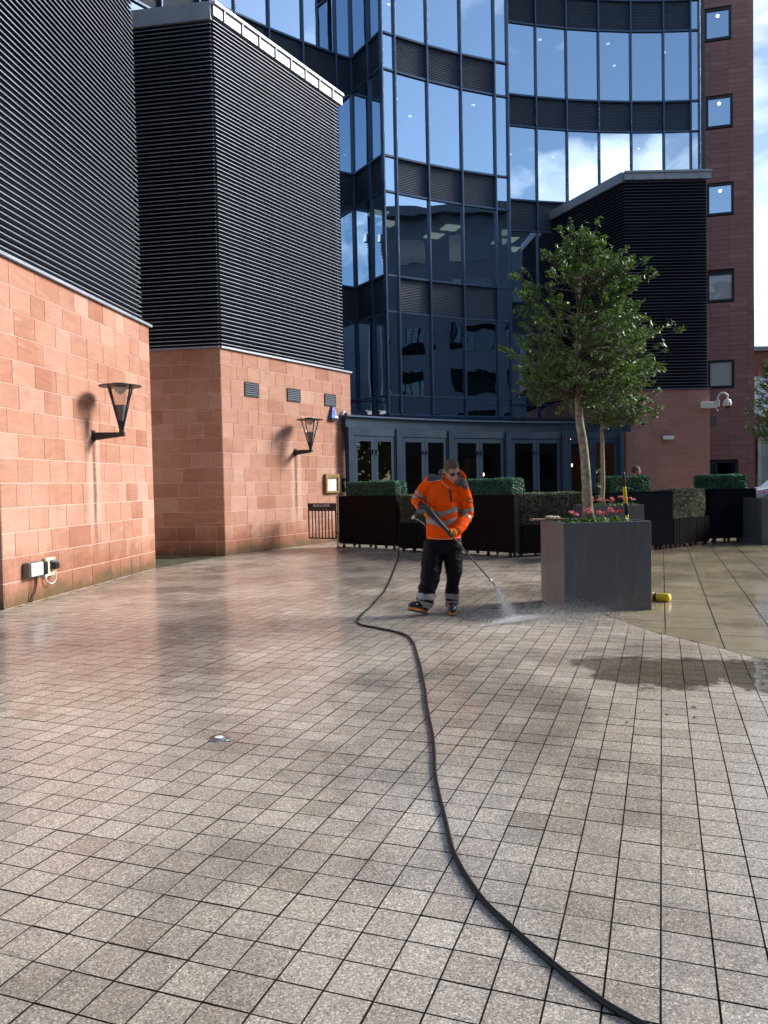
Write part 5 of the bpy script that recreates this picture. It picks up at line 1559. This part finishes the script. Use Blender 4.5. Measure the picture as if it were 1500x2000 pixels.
def hair_cap(parent, T, rot, m, long_=0.008):
    mb = MB(); n, k_ = 32, 20; vs = []; fs = []
    for i in range(k_ + 1):
        a = PI * i / k_
        for k in range(n):
            w = 2 * PI * k / n
            p = Vector((math.sin(a) * math.cos(w) * (.077 + long_), .012 + math.sin(a) * math.sin(w) * (.096 + long_), .02 + math.cos(a) * (.100 + long_)))
            vs.append(p)
    for i in range(k_):
        for k in range(n):
            q = [i * n + k, (i + 1) * n + k, (i + 1) * n + (k + 1) % n, i * n + (k + 1) % n]
            cc = sum((vs[j] for j in q), Vector()) / 4
            lim = 0.066 if cc.y < -0.05 else (0.03 if cc.y < 0.0 else (0.0 if cc.y < 0.03 else -0.06))
            if cc.z > lim + 0.006 * noise.noise(cc * 60): fs.append(tuple(q))
    vs = [T(v * (1 + 0.02 * noise.noise(v * 70))) for v in vs]
    mb.add(vs, fs); return mb.build('hair', m, parent, smooth=True)

# --- the man with the pressure washer
man = thing('person', 'man in fluorescent orange jacket and black waterproof trousers spraying the paving', 'person', (0.639, 8.55, 0.0))
Mx = Matrix
head_rot = (Mx.Rotation(R_(24), 3, 'Z') @ Mx.Rotation(R_(30), 3, 'X') @ Mx.Rotation(R_(-8), 3, 'Y'))
hc = J(805, 272, -0.13)
bodymb, HT = head_parts(man, hc, head_rot)
RS, RE, RW, RH = J(592, 392, -0.03), J(437, 592, 0.03), J(487, 680, -0.15), J(505, 735, -0.20)
LS, LE, LW, LH = J(905, 440, -0.03), J(968, 770, 0.01), J(856, 915, -0.19), J(790, 955, -0.25)
limb(bodymb, [J(752, 425, -0.02), J(785, 345, -0.08), J(800, 300, -0.115)], [.062, .056, .055])
rings(bodymb, [(0.012, .0, .80, .15, .10), (.012, .0, 1.0, .14, .10), (.015, -.01, 1.2, .15, .10), (.03, -.02, 1.36, .15, .085), (.05, -.03, 1.44, .07, .06)])
limb(bodymb, [RS, RE, RW], [.05, .042, .03]); limb(bodymb, [LS, LE, LW], [.05, .042, .03])
RHIP, RK, RA = J(612, 1050, 0), J(572, 1350, -0.06), J(498, 1690, -0.10)
LHIP, LK, LA = J(806, 1050, 0.02), J(812, 1350, 0.0), J(796, 1730, 0.05)
limb(bodymb, [RHIP, RK, RA], [.085, .06, .042]); limb(bodymb, [LHIP, LK, LA], [.085, .06, .042])
fuse(bodymb, 'body', 'skin', man, 0.0075, 2)
hair_cap(man, HT, head_rot, 'hair')
for s in (-1, 1):
    e = MB(); e.ball(HT((s * .032, -.079, .010)), .011, 10); e.build('eye', 'white_mark', man, smooth=True)
gm = MB()
for s in (-1, 1): gm.ball(HT((s * .034, -.094, .006)), 1, 14, sc=(.029, .005, .018), rot=head_rot)
gl1 = gm.build('spectacles', 'black_plastic', man, smooth=True)
gm = MB()
for s in (-1, 1): gm.tube([HT((s * .062, -.088, .012)), HT((s * .080, -.03, .012)), HT((s * .083, .02, .010))], .003, 5)
gm.build('spectacle_arm', 'black_plastic', man)

jk = MB()
rings(jk, [(J(716, 1012).x, -.005, J(0, 1012).z, .188, .135), (J(714, 900).x, -.01, J(0, 900).z, .188, .140), (J(714, 750).x, -.015, J(0, 750).z, .180, .138), (J(716, 600).x, -.02, J(0, 600).z, .180, .133), (J(726, 490).x, -.03, J(0, 490).z, .188, .125), (J(740, 410).x, -.035, J(0, 410).z, .178, .108), (J(752, 355).x, -.04, J(0, 355).z, .120, .092), (J(762, 325).x, -.045, J(0, 325).z, .082, .080)])
limb(jk, [RS, RS.lerp(RE, .5) + Vector((-.01, 0, 0)), RE, RE.lerp(RW, .5), RW], [.082, .074, .067, .061, .050])
limb(jk, [LS, LS.lerp(LE, .5) + Vector((.025, 0, 0)), LE + Vector((.005, 0, .01)), LE.lerp(LW, .5), LW], [.084, .078, .073, .068, .055])
jacket = fuse(jk, 'jacket', 'orange', man, 0.009, 3, wrinkle=0.0065, wscale=8.5, seed=2, stretch=(0.8, 0.8, 1.7))
def limb_of(p):
    best = min(((seg_dist(p, RS, RE)[0] - .085, 'ru', seg_dist(p, RS, RE)[1]), (seg_dist(p, RE, RW)[0] - .07, 'rl', seg_dist(p, RE, RW)[1]), (seg_dist(p, LS, LE)[0] - .09, 'lu', seg_dist(p, LS, LE)[1]), (seg_dist(p, LE, LW)[0] - .08, 'll', seg_dist(p, LE, LW)[1]),
                (seg_dist(p, J(716, 1000, -.01), J(735, 440, -.03))[0] - .15, 't', 0)))
    return best[1], best[2]
def cpx(p): return 700 + p.x / U, 1835 - p.z / U
def torso_band(y_of):
    def f(p, n):
        x, y = cpx(p)
        return limb_of(p)[0] == 't' and abs(y - y_of(x)) < 27
    return f
def curve1(x): return 690 + 48 * math.exp(-((x - 680) / 95.0) ** 2) if x < 900 else 690
def curve2(x): return 800 + 50 * math.exp(-((x - 680) / 100.0) ** 2)
patch(jacket, torso_band(curve1), 'reflective_band', 'reflective', jacket)
patch(jacket, torso_band(curve2), 'reflective_band', 'reflective', jacket)
for lo, hi, lb in ((0.62, 0.75, 'ru'), (0.84, 0.97, 'ru'), (0.74, 0.86, 'lu')):
    patch(jacket, lambda p, n, lo=lo, hi=hi, lb=lb: limb_of(p)[0] == lb and lo < limb_of(p)[1] < hi, 'sleeve_band', 'reflective', jacket)
patch(jacket, lambda p, n: limb_of(p)[0] == 'll' and 0.06 < limb_of(p)[1] < 0.30, 'sleeve_band', 'reflective', jacket)
def yoke(p, n):
    x, y = cpx(p)
    if x < 745: return x > 548 and y < 392 - 0.12 * (x - 548) and x < 700
    return x < 975 and y < 452 + (x - 905) * 0.55 if x > 905 else (x > 838 and y < 440)
patch(jacket, yoke, 'shoulder_panel', 'charcoal', jacket, 0.005)
patch(jacket, lambda p, n: limb_of(p)[0] == 'rl' and limb_of(p)[1] > 0.93, 'cuff', 'charcoal', jacket, 0.006)
bv = BVHTree.FromPolygons([v.co for v in jacket.data.vertices], [tuple(p.vertices) for p in jacket.data.polygons])
def on_front(x, y, lift=0.006):
    o = J(x, y, -2.0); h = bv.ray_cast(o, Vector((0, 1, 0)))
    return (h[0] + Vector((0, -lift, 0))) if h[0] else J(x, y, -0.15)
def surf_line(name, pts, r, m):
    pp = []
    for (x0, y0), (x1, y1) in zip(pts[:-1], pts[1:]):
        for k in range(6): pp.append(on_front(x0 + (x1 - x0) * k / 6, y0 + (y1 - y0) * k / 6))
    pp.append(on_front(*pts[-1]))
    mb = MB(); mb.tube(pp, r, 6); mb.build(name, m, jacket, smooth=True)
surf_line('zip', [(772, 455), (785, 500), (798, 612)], 0.009, 'black_plastic')
surf_line('piping', [(690, 352), (705, 400), (755, 445), (778, 470)], 0.005, 'orange_piping')
surf_line('piping', [(545, 392), (690, 372)], 0.004, 'orange_piping')
surf_line('piping', [(548, 690), (540, 560)], 0.004, 'orange_piping')
surf_line('hem_piping', [(535, 990), (620, 1004), (720, 1010), (830, 1006), (890, 998)], 0.004, 'orange_piping')
mb = MB(); a_ = on_front(1000, 602, 0.012)
mb.box(-.022, .022, -.004, .004, -.016, .016); bd = mb.build('sleeve_badge', 'black_paint', jacket, loc=a_, rz=0.5)
for dx in (-.010, .008):
    mb = MB(); mb.box(dx - .006, dx + .006, -.0065, -.0042, -.006, .006); mb.build('badge_mark', 'white_mark', bd)
# collar and thrown-back hood
cl_ = MB(); pts = []
for k in range(15):
    a = -2.2 + 4.9 * k / 14 + PI / 2
    pts.append(J(768, 352, -.055) + Vector((math.cos(a) * .092, math.sin(a) * .086, .012 * math.sin(a))))
cl_.tube(pts, .021, 8); fuse(cl_, 'collar', 'charcoal', jacket, 0.006, 2)
hd_ = MB(); hd_.tube([J(690, 318, .02), J(705, 290, .07), J(770, 285, .10), J(850, 300, .09), J(915, 330, .045)], [.028, .036, .045, .042, .03], 10)
fuse(hd_, 'hood_lining', 'charcoal', jacket, 0.008, 2)
hd_ = MB(); hd_.tube([J(870, 290, .07), J(905, 275, .05), J(935, 305, .03), J(955, 345, -.01), J(950, 385, -.04), J(905, 395, -.07)], [.012, .018, .021, .02, .016, .010], 10)
fuse(hd_, 'hood', 'orange', jacket, 0.006, 2)
# trousers
tr_ = MB()
rings(tr_, [(J(712, 985).x, 0, J(0, 985).z, .172, .120), (J(712, 1040).x, 0, J(0, 1040).z, .182, .125), (J(712, 1110).x, 0, J(0, 1110).z, .180, .122), (J(712, 1150).x, 0, J(0, 1150).z, .10, .10)])
limb(tr_, [J(618, 1080, 0), J(575, 1260, -.03), J(562, 1400, -.06), J(520, 1560, -.085), J(490, 1690, -.10)], [.118, .118, .104, .097, .094])
limb(tr_, [J(808, 1080, .02), J(816, 1260, .01), J(820, 1380, .0), J(803, 1560, .03), J(796, 1725, .05)], [.112, .101, .086, .073, .069])
trousers = fuse(tr_, 'trousers', 'trouser', man, 0.010, 3, wrinkle=0.010, wscale=6.5, seed=5, stretch=(0.7, 0.7, 1.5))
for lo, hi, sx, sl in ((1588, 1652, 0, .10), (1672, 1740, 0, .30)):
    patch(trousers, lambda p, n, lo=lo, hi=hi, sl=sl: cpx(p)[0] < 680 and lo < cpx(p)[1] - sl * (cpx(p)[0] - 490) < hi, 'ankle_band', 'reflective', trousers, 0.005)
for lo, hi in ((1618, 1678), (1694, 1748)):
    patch(trousers, lambda p, n, lo=lo, hi=hi: cpx(p)[0] > 700 and lo < cpx(p)[1] - .05 * (cpx(p)[0] - 796) < hi, 'ankle_band', 'reflective', trousers, 0.005)
# boots
def boot(ankle, heel, toe, name):
    a, h, t_ = Vector(ankle), Vector(heel), Vector(toe)
    ax = (t_ - h).normalized(); sidev = ax.cross(Vector((0, 0, 1))).normalized(); upv = sidev.cross(ax)
    L_ = (t_ - h).length
    mb = MB()
    limb(mb, [a, h + upv * .085 + ax * .05], [.058, .056])
    limb(mb, [h + upv * .075 + ax * .03, h + upv * .072 + ax * .13, h + upv * .060 + ax * .22, t_ + upv * .052 - ax * .045], [.052, .056, .052, .044])
    b = fuse(mb, 'boot', 'boot', man, 0.008, 3)
    sm = MB(); n = 26; out = []
    for k in range(n):
        w = 2 * PI * k / n; u = 0.5 - 0.5 * math.cos(w); hw = 0.047 + 0.012 * math.sin(PI * u * 1.15 - .3)
        out.append((L_ * (1.02 * u) - 0.012, hw * math.sin(w) / max(.35, abs(math.sin(w)) ** .55) if abs(math.sin(w)) > 1e-6 else 0))
    def P(x, y, z): return h + ax * x + sidev * y + upv * z
    for z0, z1, m_, nm, g_ in ((0.0, .014, 'black_plastic', 'outsole', 1.02), (.0145, .042, 'sole', 'midsole', 1.0)):
        mb2 = MB(); vs = [P(x, y * g_, z0) for x, y in out] + [P(x, y * g_, z1) for x, y in out]
        mb2.add(vs, [tuple(range(n))[::-1], tuple(range(n, 2 * n))] + [(k, (k + 1) % n, n + (k + 1) % n, n + k) for k in range(n)])
        mb2.build(nm, m_, b)
boot(J(492, 1710, -.10), J(505, 1852, -.055) * 1 + Vector((0, 0, .022)), J(306, 1778, -.255) + Vector((0, 0, .026)), 'boot')
boot(J(797, 1735, .05), J(800, 1835, .09), J(782, 1835, -.20), 'boot')
# gloves: palm and five fingers closed on the gun
GUN0, GUN1, LAN1 = J(518, 672, -0.205), J(742, 918, -0.255), J(1198, 1462, -0.30)
gax = (GUN1 - GUN0).normalized(); gs = gax.cross(Vector((0, 1, 0))).normalized(); gf = gs.cross(gax).normalized()
def glove(wrist, c, rad, ang0, sgn, name):
    """fingers wrap the bar that passes through c along the gun axis"""
    mb = MB(); w = Vector(wrist)
    pd = (w - c); pd = (pd - gax * pd.dot(gax)).normalized(); q = gax.cross(pd)
    palm = c + pd * (rad + .022)
    mb.ball(palm, 1, 14, sc=(.046, .034, .046))
    limb(mb, [w, palm], [.040, .036])
    for k in range(4):
        o = gax * ((k - 1.5) * .021); Lf = (.9, 1.0, .97, .8)[k]; pts = []
        for a in (0.25, 0.95, 1.7, 2.5):
            aa = a * Lf * sgn; pts.append(c + o + (pd * math.cos(aa) + q * math.sin(aa)) * (rad + .012))
        limb(mb, pts, [.0125, .012, .011, .010], 8)
    pts = [c + gax * (-.045) + (pd * math.cos(-a * sgn) + q * math.sin(-a * sgn)) * (rad + .013) + gax * (.012 * i) for i, a in enumerate((0.3, 0.9, 1.5))]
    limb(mb, [palm + gax * -.025] + pts, [.016, .014, .013, .011], 8)
    return fuse(mb, 'glove', 'glove', man, 0.0055, 1)
glove(RW, GUN0.lerp(GUN1, .18), .030, 0, 1, 'glove')
glove(LW, GUN0.lerp(GUN1, 1.02) + Vector((0.03, 0, -.03)), .020, 0, -1, 'glove')

# --- lance, a thing held in the hands
o0 = Vector((0.639, 8.55, 0))
gun = thing('pressure_lance', 'dark grey pressure-washer gun with long steel lance held by the man', 'pressure washer', o0)
mb = MB(); mb.tube([GUN0 - gax * .05, GUN0, GUN0.lerp(GUN1, .22), GUN0.lerp(GUN1, .45), GUN0.lerp(GUN1, .75), GUN1 + gax * .05], [.020, .036, .040, .030, .023, .019], 12); smooth_flags(mb.build('gun_body', 'lamp_metal', gun))
mb = MB(); hp0 = GUN0.lerp(GUN1, .12); mb.tube([hp0, hp0 - gf * .03 - gs * .05 - gax * .05, hp0 - gf * .02 - gs * .10 - gax * .08], [.02, .018, .016], 10); smooth_flags(mb.build('grip', 'grey_plastic', gun))
mb = MB(); mb.tube([GUN0.lerp(GUN1, .5) + gs * .035, GUN0.lerp(GUN1, .35) + gs * .055, GUN0.lerp(GUN1, .2) + gs * .04], .006, 6); mb.build('trigger_guard', 'black_plastic', gun)
mb = MB(); mb.tube([GUN1 + gax * .05, GUN1.lerp(LAN1, .3), LAN1], [.0085, .0075, .007], 8); smooth_flags(mb.build('lance_tube', 'lamp_metal', gun))
lax = (LAN1 - GUN1).normalized()
mb = MB(); mb.tube([LAN1 - lax * .05, LAN1 - lax * .04, LAN1, LAN1 + lax * .01, LAN1 + lax * .05], [.010, .014, .014, .010, .008], 10); smooth_flags(mb.build('nozzle', 'steel', gun))
mb = MB(); mb.tube(catmull([GUN0 - gax * .04, GUN0 - gax * .10, J(420, 740, -.02), J(385, 782, .14), J(470, 835, .26), J(550, 960, .32), J(575, 1500, .34), J(590, 1760, .42), (-.10, .62, .012), (-.03, 1.45, .012), (.08, 3.45, .012), (.20, 5.45, .012), (.31, 7.3, .012)], 8), .011, 8); mb.build('lance_hose', 'rubber', gun, smooth=True)
mb = MB(); mb.tube([J(410, 757, .03), J(385, 782, .12)], .017, 10); mb.build('coupling', 'steel', gun, smooth=True)

# --- water spray: thousands of droplets
TIP = o0 + LAN1 + lax * .05
HIT = Vector((1.32, 8.02, 0.0))
rs = np.random.RandomState(12)
def droplets(P, r, name_mb):
    n = len(P); tet = np.array([[1, 1, 1], [1, -1, -1], [-1, 1, -1], [-1, -1, 1]]) / math.sqrt(3)
    return (P[:, None, :] + tet[None] * r[:, None, None]).reshape(-1, 3)
n = 5200; u = rs.uniform(0, 1, n) ** 0.75
ctr = np.array(TIP)[None] * (1 - u[:, None]) + np.array(HIT)[None] * u[:, None]
P = ctr + rs.normal(size=(n, 3)) * (0.006 + 0.050 * u[:, None] ** 1.1); ra = rs.uniform(.0012, .003, n)
n = 8500; u = rs.normal(0, .34, n).clip(-1, 1); s0 = np.array([0.93, 7.66, .01]); s1_ = np.array([1.78, 8.22, .01])
Q = s0[None] + (s1_ - s0)[None] * (0.5 + 0.5 * u[:, None]); Q += np.c_[rs.normal(0, .02, n), rs.normal(0, .03, n), np.abs(rs.normal(0, .022, n))]; rb = rs.uniform(.0011, .003, n)
n = 19000; W = np.c_[rs.normal(1.62, .44, n), rs.normal(8.02, .26, n), np.abs(rs.normal(.02, .085, n))]; rc = rs.uniform(.0009, .0024, n)
allP = np.r_[P, Q, W]; allr = np.r_[ra, rb, rc]; keep = allP[:, 2] > 0.003
inpl = (allP[:, 0] > 1.86) & (allP[:, 1] > 8.40) & (allP[:, 0] < 3.0)
keep &= ~inpl
allP, allr = allP[keep], allr[keep]
V = droplets(allP, allr, None); n = len(allP)
F = (np.arange(n)[:, None, None] * 4 + np.array([[0, 1, 2], [0, 3, 1], [0, 2, 3], [1, 3, 2]])[None]).reshape(-1)
me = bpy.data.meshes.new('water_spray'); me.vertices.add(n * 4); me.vertices.foreach_set('co', V.reshape(-1))
me.loops.add(n * 12); me.loops.foreach_set('vertex_index', F.astype(np.int32)); me.polygons.add(n * 4)
me.polygons.foreach_set('loop_start', np.arange(0, n * 12, 3, dtype=np.int32)); me.polygons.foreach_set('loop_total', np.full(n * 4, 3, dtype=np.int32))
me.materials.append(M['droplet']); me.update(calc_edges=True)
o = put('water_spray', me); tag(o, 'white jet and mist of water hitting the setts below the lance', 'water spray'); o['kind'] = 'stuff'

# --- man in a suit behind the hedge
p2 = thing('person', 'man in dark suit and white collar seen from the side behind the green hedge', 'person', (5.93, 18.3, 0), R_(90))
hr = Mx.Rotation(R_(12), 3, 'X'); hc2 = Vector((0, -.05, 1.635))
bm2, HT2 = head_parts(p2, hc2, hr)
limb(bm2, [Vector((0, .03, 1.42)), Vector((0, .0, 1.52)), Vector((0, -.03, 1.58))], [.06, .055, .052])
rings(bm2, [(0, 0, .85, .14, .09), (0, 0, 1.1, .14, .09), (0, .01, 1.38, .15, .085), (0, .02, 1.45, .07, .06)])
for s in (-1, 1):
    limb(bm2, [(s * .19, .02, 1.40), (s * .22, .03, 1.12), (s * .12, -.22, 1.12 if s > 0 else 1.2)], [.045, .04, .028])
    limb(bm2, [(s * .09, 0, .88), (s * .10, -.01, .48), (s * .10, .02, .08)], [.08, .055, .04])
fuse(bm2, 'body', 'skin', p2, 0.0085, 2)
hair_cap(p2, HT2, hr, 'hair', 0.009)
for s in (-1, 1):
    e = MB(); e.ball(HT2((s * .032, -.079, .010)), .011, 8); e.build('eye', 'white_mark', p2, smooth=True)
js = MB()
rings(js, [(0, 0, .74, .185, .13), (0, 0, 1.0, .17, .125), (0, .01, 1.25, .185, .125), (0, .015, 1.38, .19, .11), (0, .02, 1.455, .09, .085)])
for s in (-1, 1): limb(js, [(s * .19, .02, 1.39), (s * .23, .04, 1.12), (s * .13, -.19, 1.12 if s > 0 else 1.2)], [.072, .06, .042])
fuse(js, 'suit_jacket', 'dark_suit', p2, 0.012, 3, wrinkle=.005, seed=4)
ts = MB(); rings(ts, [(0, 0, .70, .165, .115), (0, 0, .90, .165, .115), (0, 0, 1.0, .15, .11)])
for s in (-1, 1): limb(ts, [(s * .09, 0, .80), (s * .10, -.01, .48), (s * .10, .02, .10)], [.10, .08, .07])
fuse(ts, 'suit_trousers', 'dark_suit', p2, 0.014, 3)
for s in (-1, 1):
    sh = MB(); limb(sh, [(s * .10, .05, .05), (s * .10, -.06, .045), (s * .11, -.16, .035)], [.045, .048, .035]); fuse(sh, 'shoe', 'boot', p2, 0.012, 2)
co = MB(); co.tube([Vector((math.cos(a) * .075, .005 + math.sin(a) * .075, 1.472 + .016 * math.sin(a))) for a in [k * 2 * PI / 20 for k in range(21)]], .018, 8); fuse(co, 'shirt_collar', 'shirt', p2, 0.008, 2)
for s in (-1, 1):
    hm = MB(); hx = s * .11; hz_ = 1.13 if s > 0 else 1.21; hm.ball((hx, -.24, hz_), 1, 10, sc=(.022, .045, .04))
    for k in range(4): limb(hm, [(hx - s * .005, -.265, hz_ + .028 - k * .018), (hx - s * .03, -.295, hz_ + .026 - k * .018), (hx - s * .055, -.285, hz_ + .024 - k * .018)], [.009, .0085, .0075], 6)
    limb(hm, [(hx, -.24, hz_ + .035), (hx - s * .02, -.265, hz_ + .062), (hx - s * .035, -.285, hz_ + .066)], [.011, .010, .009], 6)
    fuse(hm, 'hand', 'skin', p2, 0.006, 1)
ph = thing('dark_board', 'black card held up in front of the man in the dark suit', 'board', (6.215, 18.3, 1.30), R_(90))
mb = MB(); mb.box(-.10, .10, -.008, .008, -.13, .22, b=.003); mb.build('card', 'black_plastic', ph)

# ------------------------------------------------------------------ far right: distant building, car
db = thing('distant_building', 'distant brick building with white upper panels and grey concrete porch at the right edge', 'building', (25.0, 55.0, 0), 0)
mb = MB(); mb.box(0, 26, 0, 10, 0, 10.3); mb.build('wall', 'brick_red', db)
mb = MB(); mb.box(-0.2, 26.2, -0.25, 10.2, 10.31, 10.6); mb.build('parapet', 'concrete', db)
for k in range(8):
    mb = MB(); mb.box(0.5 + k * 3.1, 3.3 + k * 3.1, -0.08, 0.02, 5.7, 8.5); w_ = mb.build('white_panel', 'white_panel', db)
mb = MB(); mb.box(0.4, 24, -2.4, -0.005, 4.3, 5.0); mb.build('porch_roof', 'concrete', db)
for k in range(9):
    mb = MB(); mb.box(0.8 + k * 2.7, 1.35 + k * 2.7, -2.2, -1.7, 0, 4.295, b=.02); mb.build('porch_column', 'concrete', db)
for k in range(8):
    mb = MB(); mb.box(1.5 + k * 2.9, 3.6 + k * 2.9, -0.06, 0.02, 0.8, 3.4); w_ = mb.build('window', 'glass_dark', db)

car = thing('parked_car', 'white parked car glimpsed beyond the hedges at the right edge', 'car', (19.3, 40.0, 0))
def car_prof(y, inset): return [(0.05, .30), (0.0, .62), (.12, .78), (.95, .92), (1.55, 1.40), (2.9, 1.44), (3.75, 1.02), (4.15, .92), (4.22, .45), (4.15, .28)]
mb = MB(); pr = car_prof(0, 0); n = len(pr)
vs = []; ys = (0.0, 0.10, 1.60, 1.70)
for q, y in enumerate(ys):
    for x, z in pr:
        f = 0.10 if (q in (0, 3) and z > 1.0) else 0.0
        vs.append((x, y + (0.12 if q == 0 and z > 1.0 else (-0.12 if q == 3 and z > 1.0 else 0)), z - (0.03 if q in (0, 3) else 0)))
fs = [tuple(range(n)), tuple(range(3 * n, 4 * n))[::-1]]
for q in range(3):
    for k in range(n): fs.append((q * n + k, q * n + (k + 1) % n, (q + 1) * n + (k + 1) % n, (q + 1) * n + k)[::-1])
mb.add(vs, fs)
body = mb.mesh('body', 'car_paint'); bm = bmesh.new(); bm.from_mesh(body); bmesh.ops.recalc_face_normals(bm, faces=bm.faces[:]); bm.to_mesh(body); bm.free()
put('body', body, car)
for x0, x1, t0, t1 in ((1.15, 2.15, 1.58, 2.15), (2.22, 3.45, 2.22, 2.88)):
    mb = MB(); mb.add([(x0, -.005, .98), (x1, -.005, .98), (t1, .105, 1.36), (t0, .105, 1.36)], [(0, 1, 2, 3)]); mb.build('side_window', 'glass_dark', car)
for x in (0.8, 3.4):
    for y in (0.0, 1.7):
        mb = MB(); mb.lathe([(.22, -.11), (.31, -.10), (.31, .10), (.22, .11)], 22, (x, y, .31), axis='y'); w_ = mb.build('wheel', 'tyre', car)
        mb = MB(); mb.lathe([(.02, -.125), (.2, -.118), (.2, -.10)], 16, (x, y, .31), axis='y'); mb.build('hub_cap', 'steel', w_)
for y in (0.15, 1.35):
    mb = MB(); mb.box(-.012, .10, y, y + .22, .62, .74, b=.01); mb.build('headlight', 'lens_white', car)

# ------------------------------------------------------------------ building behind the photographer, seen in the glass, plus an unseen sky blocker
OA, OB_ = Vector((38.0, 11.0)), Vector((8.0, -32.0))
orz = wall_rz(OA, OB_)
ob = thing('opposite_building', 'dark flat-roofed building mirrored in the lower panes of the glass bay', 'building', (OA.x, OA.y, 0), orz)
OL = (OB_ - OA).length
mb = MB(); mb.box(0, OL, 0, 14, -0.1, 22.6); mb.build('wall', 'opp_wall', ob)
mb = MB(); mb.box(-.8, OL + .8, -.9, 14.6, 22.61, 23.3); mb.build('roof', 'opp_wall', ob)
wm = MB(); wm.box(0, 2.6, -.06, -.002, 0, 1.9); wmesh = wm.mesh('window', 'glass_dark')
for r in range(6):
    for k in range(13): put('window', wmesh, ob, (1.2 + k * 3.95, 0.0, 1.6 + r * 3.5))
mb = MB(); mb.box(OL - 2, OL + 12, 0.5, 14, -0.1, 20.0); mb.build('corner_block', 'opp_wall', ob)
blocker = MB(); blocker.box(-38, 9, -34, -21, -0.1, 19.0)  # unseen block added to cut sky light on the camera-facing walls
wo_ = blocker.build('sky_blocker', 'opp_wall', ob); wo_.matrix_parent_inverse = (Matrix.Translation((OA.x, OA.y, 0)) @ Matrix.Rotation(orz, 4, 'Z')).inverted()

# trees beyond the square on the right, mirrored in the doors and the tower windows
def far_tree(x, y, h, r, seed, label):
    t = thing('broadleaf_tree', label, 'tree', (x, y, -0.15), 0, 'trees beyond the square')
    mb = MB(); mb.tube([(0, 0, 0), (0.1, 0, h * .25), (0, .1, h * .5), (0.1, 0, h * .8)], [.22, .17, .12, .05], 10); mb.build('trunk', 'bark', t, smooth=True)
    def smp(n, rs):
        d = rs.normal(size=(n, 3)); d /= np.linalg.norm(d, axis=1)[:, None]
        k = np.array([1 + .4 * noise.noise(Vector(q) * 2.2 + Vector((seed, 0, 0))) for q in d])
        fl_ = rs.uniform(.6, 1, n) ** .5
        return np.c_[d[:, 0] * r * k * fl_, d[:, 1] * r * k * fl_, h * .62 + d[:, 2] * h * .36 * k], d
    leaf_cloud(2600, smp, 0.26, 'leaf', 'crown', t, seed, aspect=0.6)
for k, (x, y, h, r) in enumerate(((44, 16, 7.2, 3.0), (49, 23, 8.0, 3.4), (46, 31, 6.8, 2.9), (52, 38, 8.4, 3.6), (50, 46, 7.4, 3.1), (54, 10, 7.8, 3.3))):
    far_tree(x, y, h, r, 40 + k, 'broadleaf tree beyond the square, seen only dimly mirrored in the door glass')
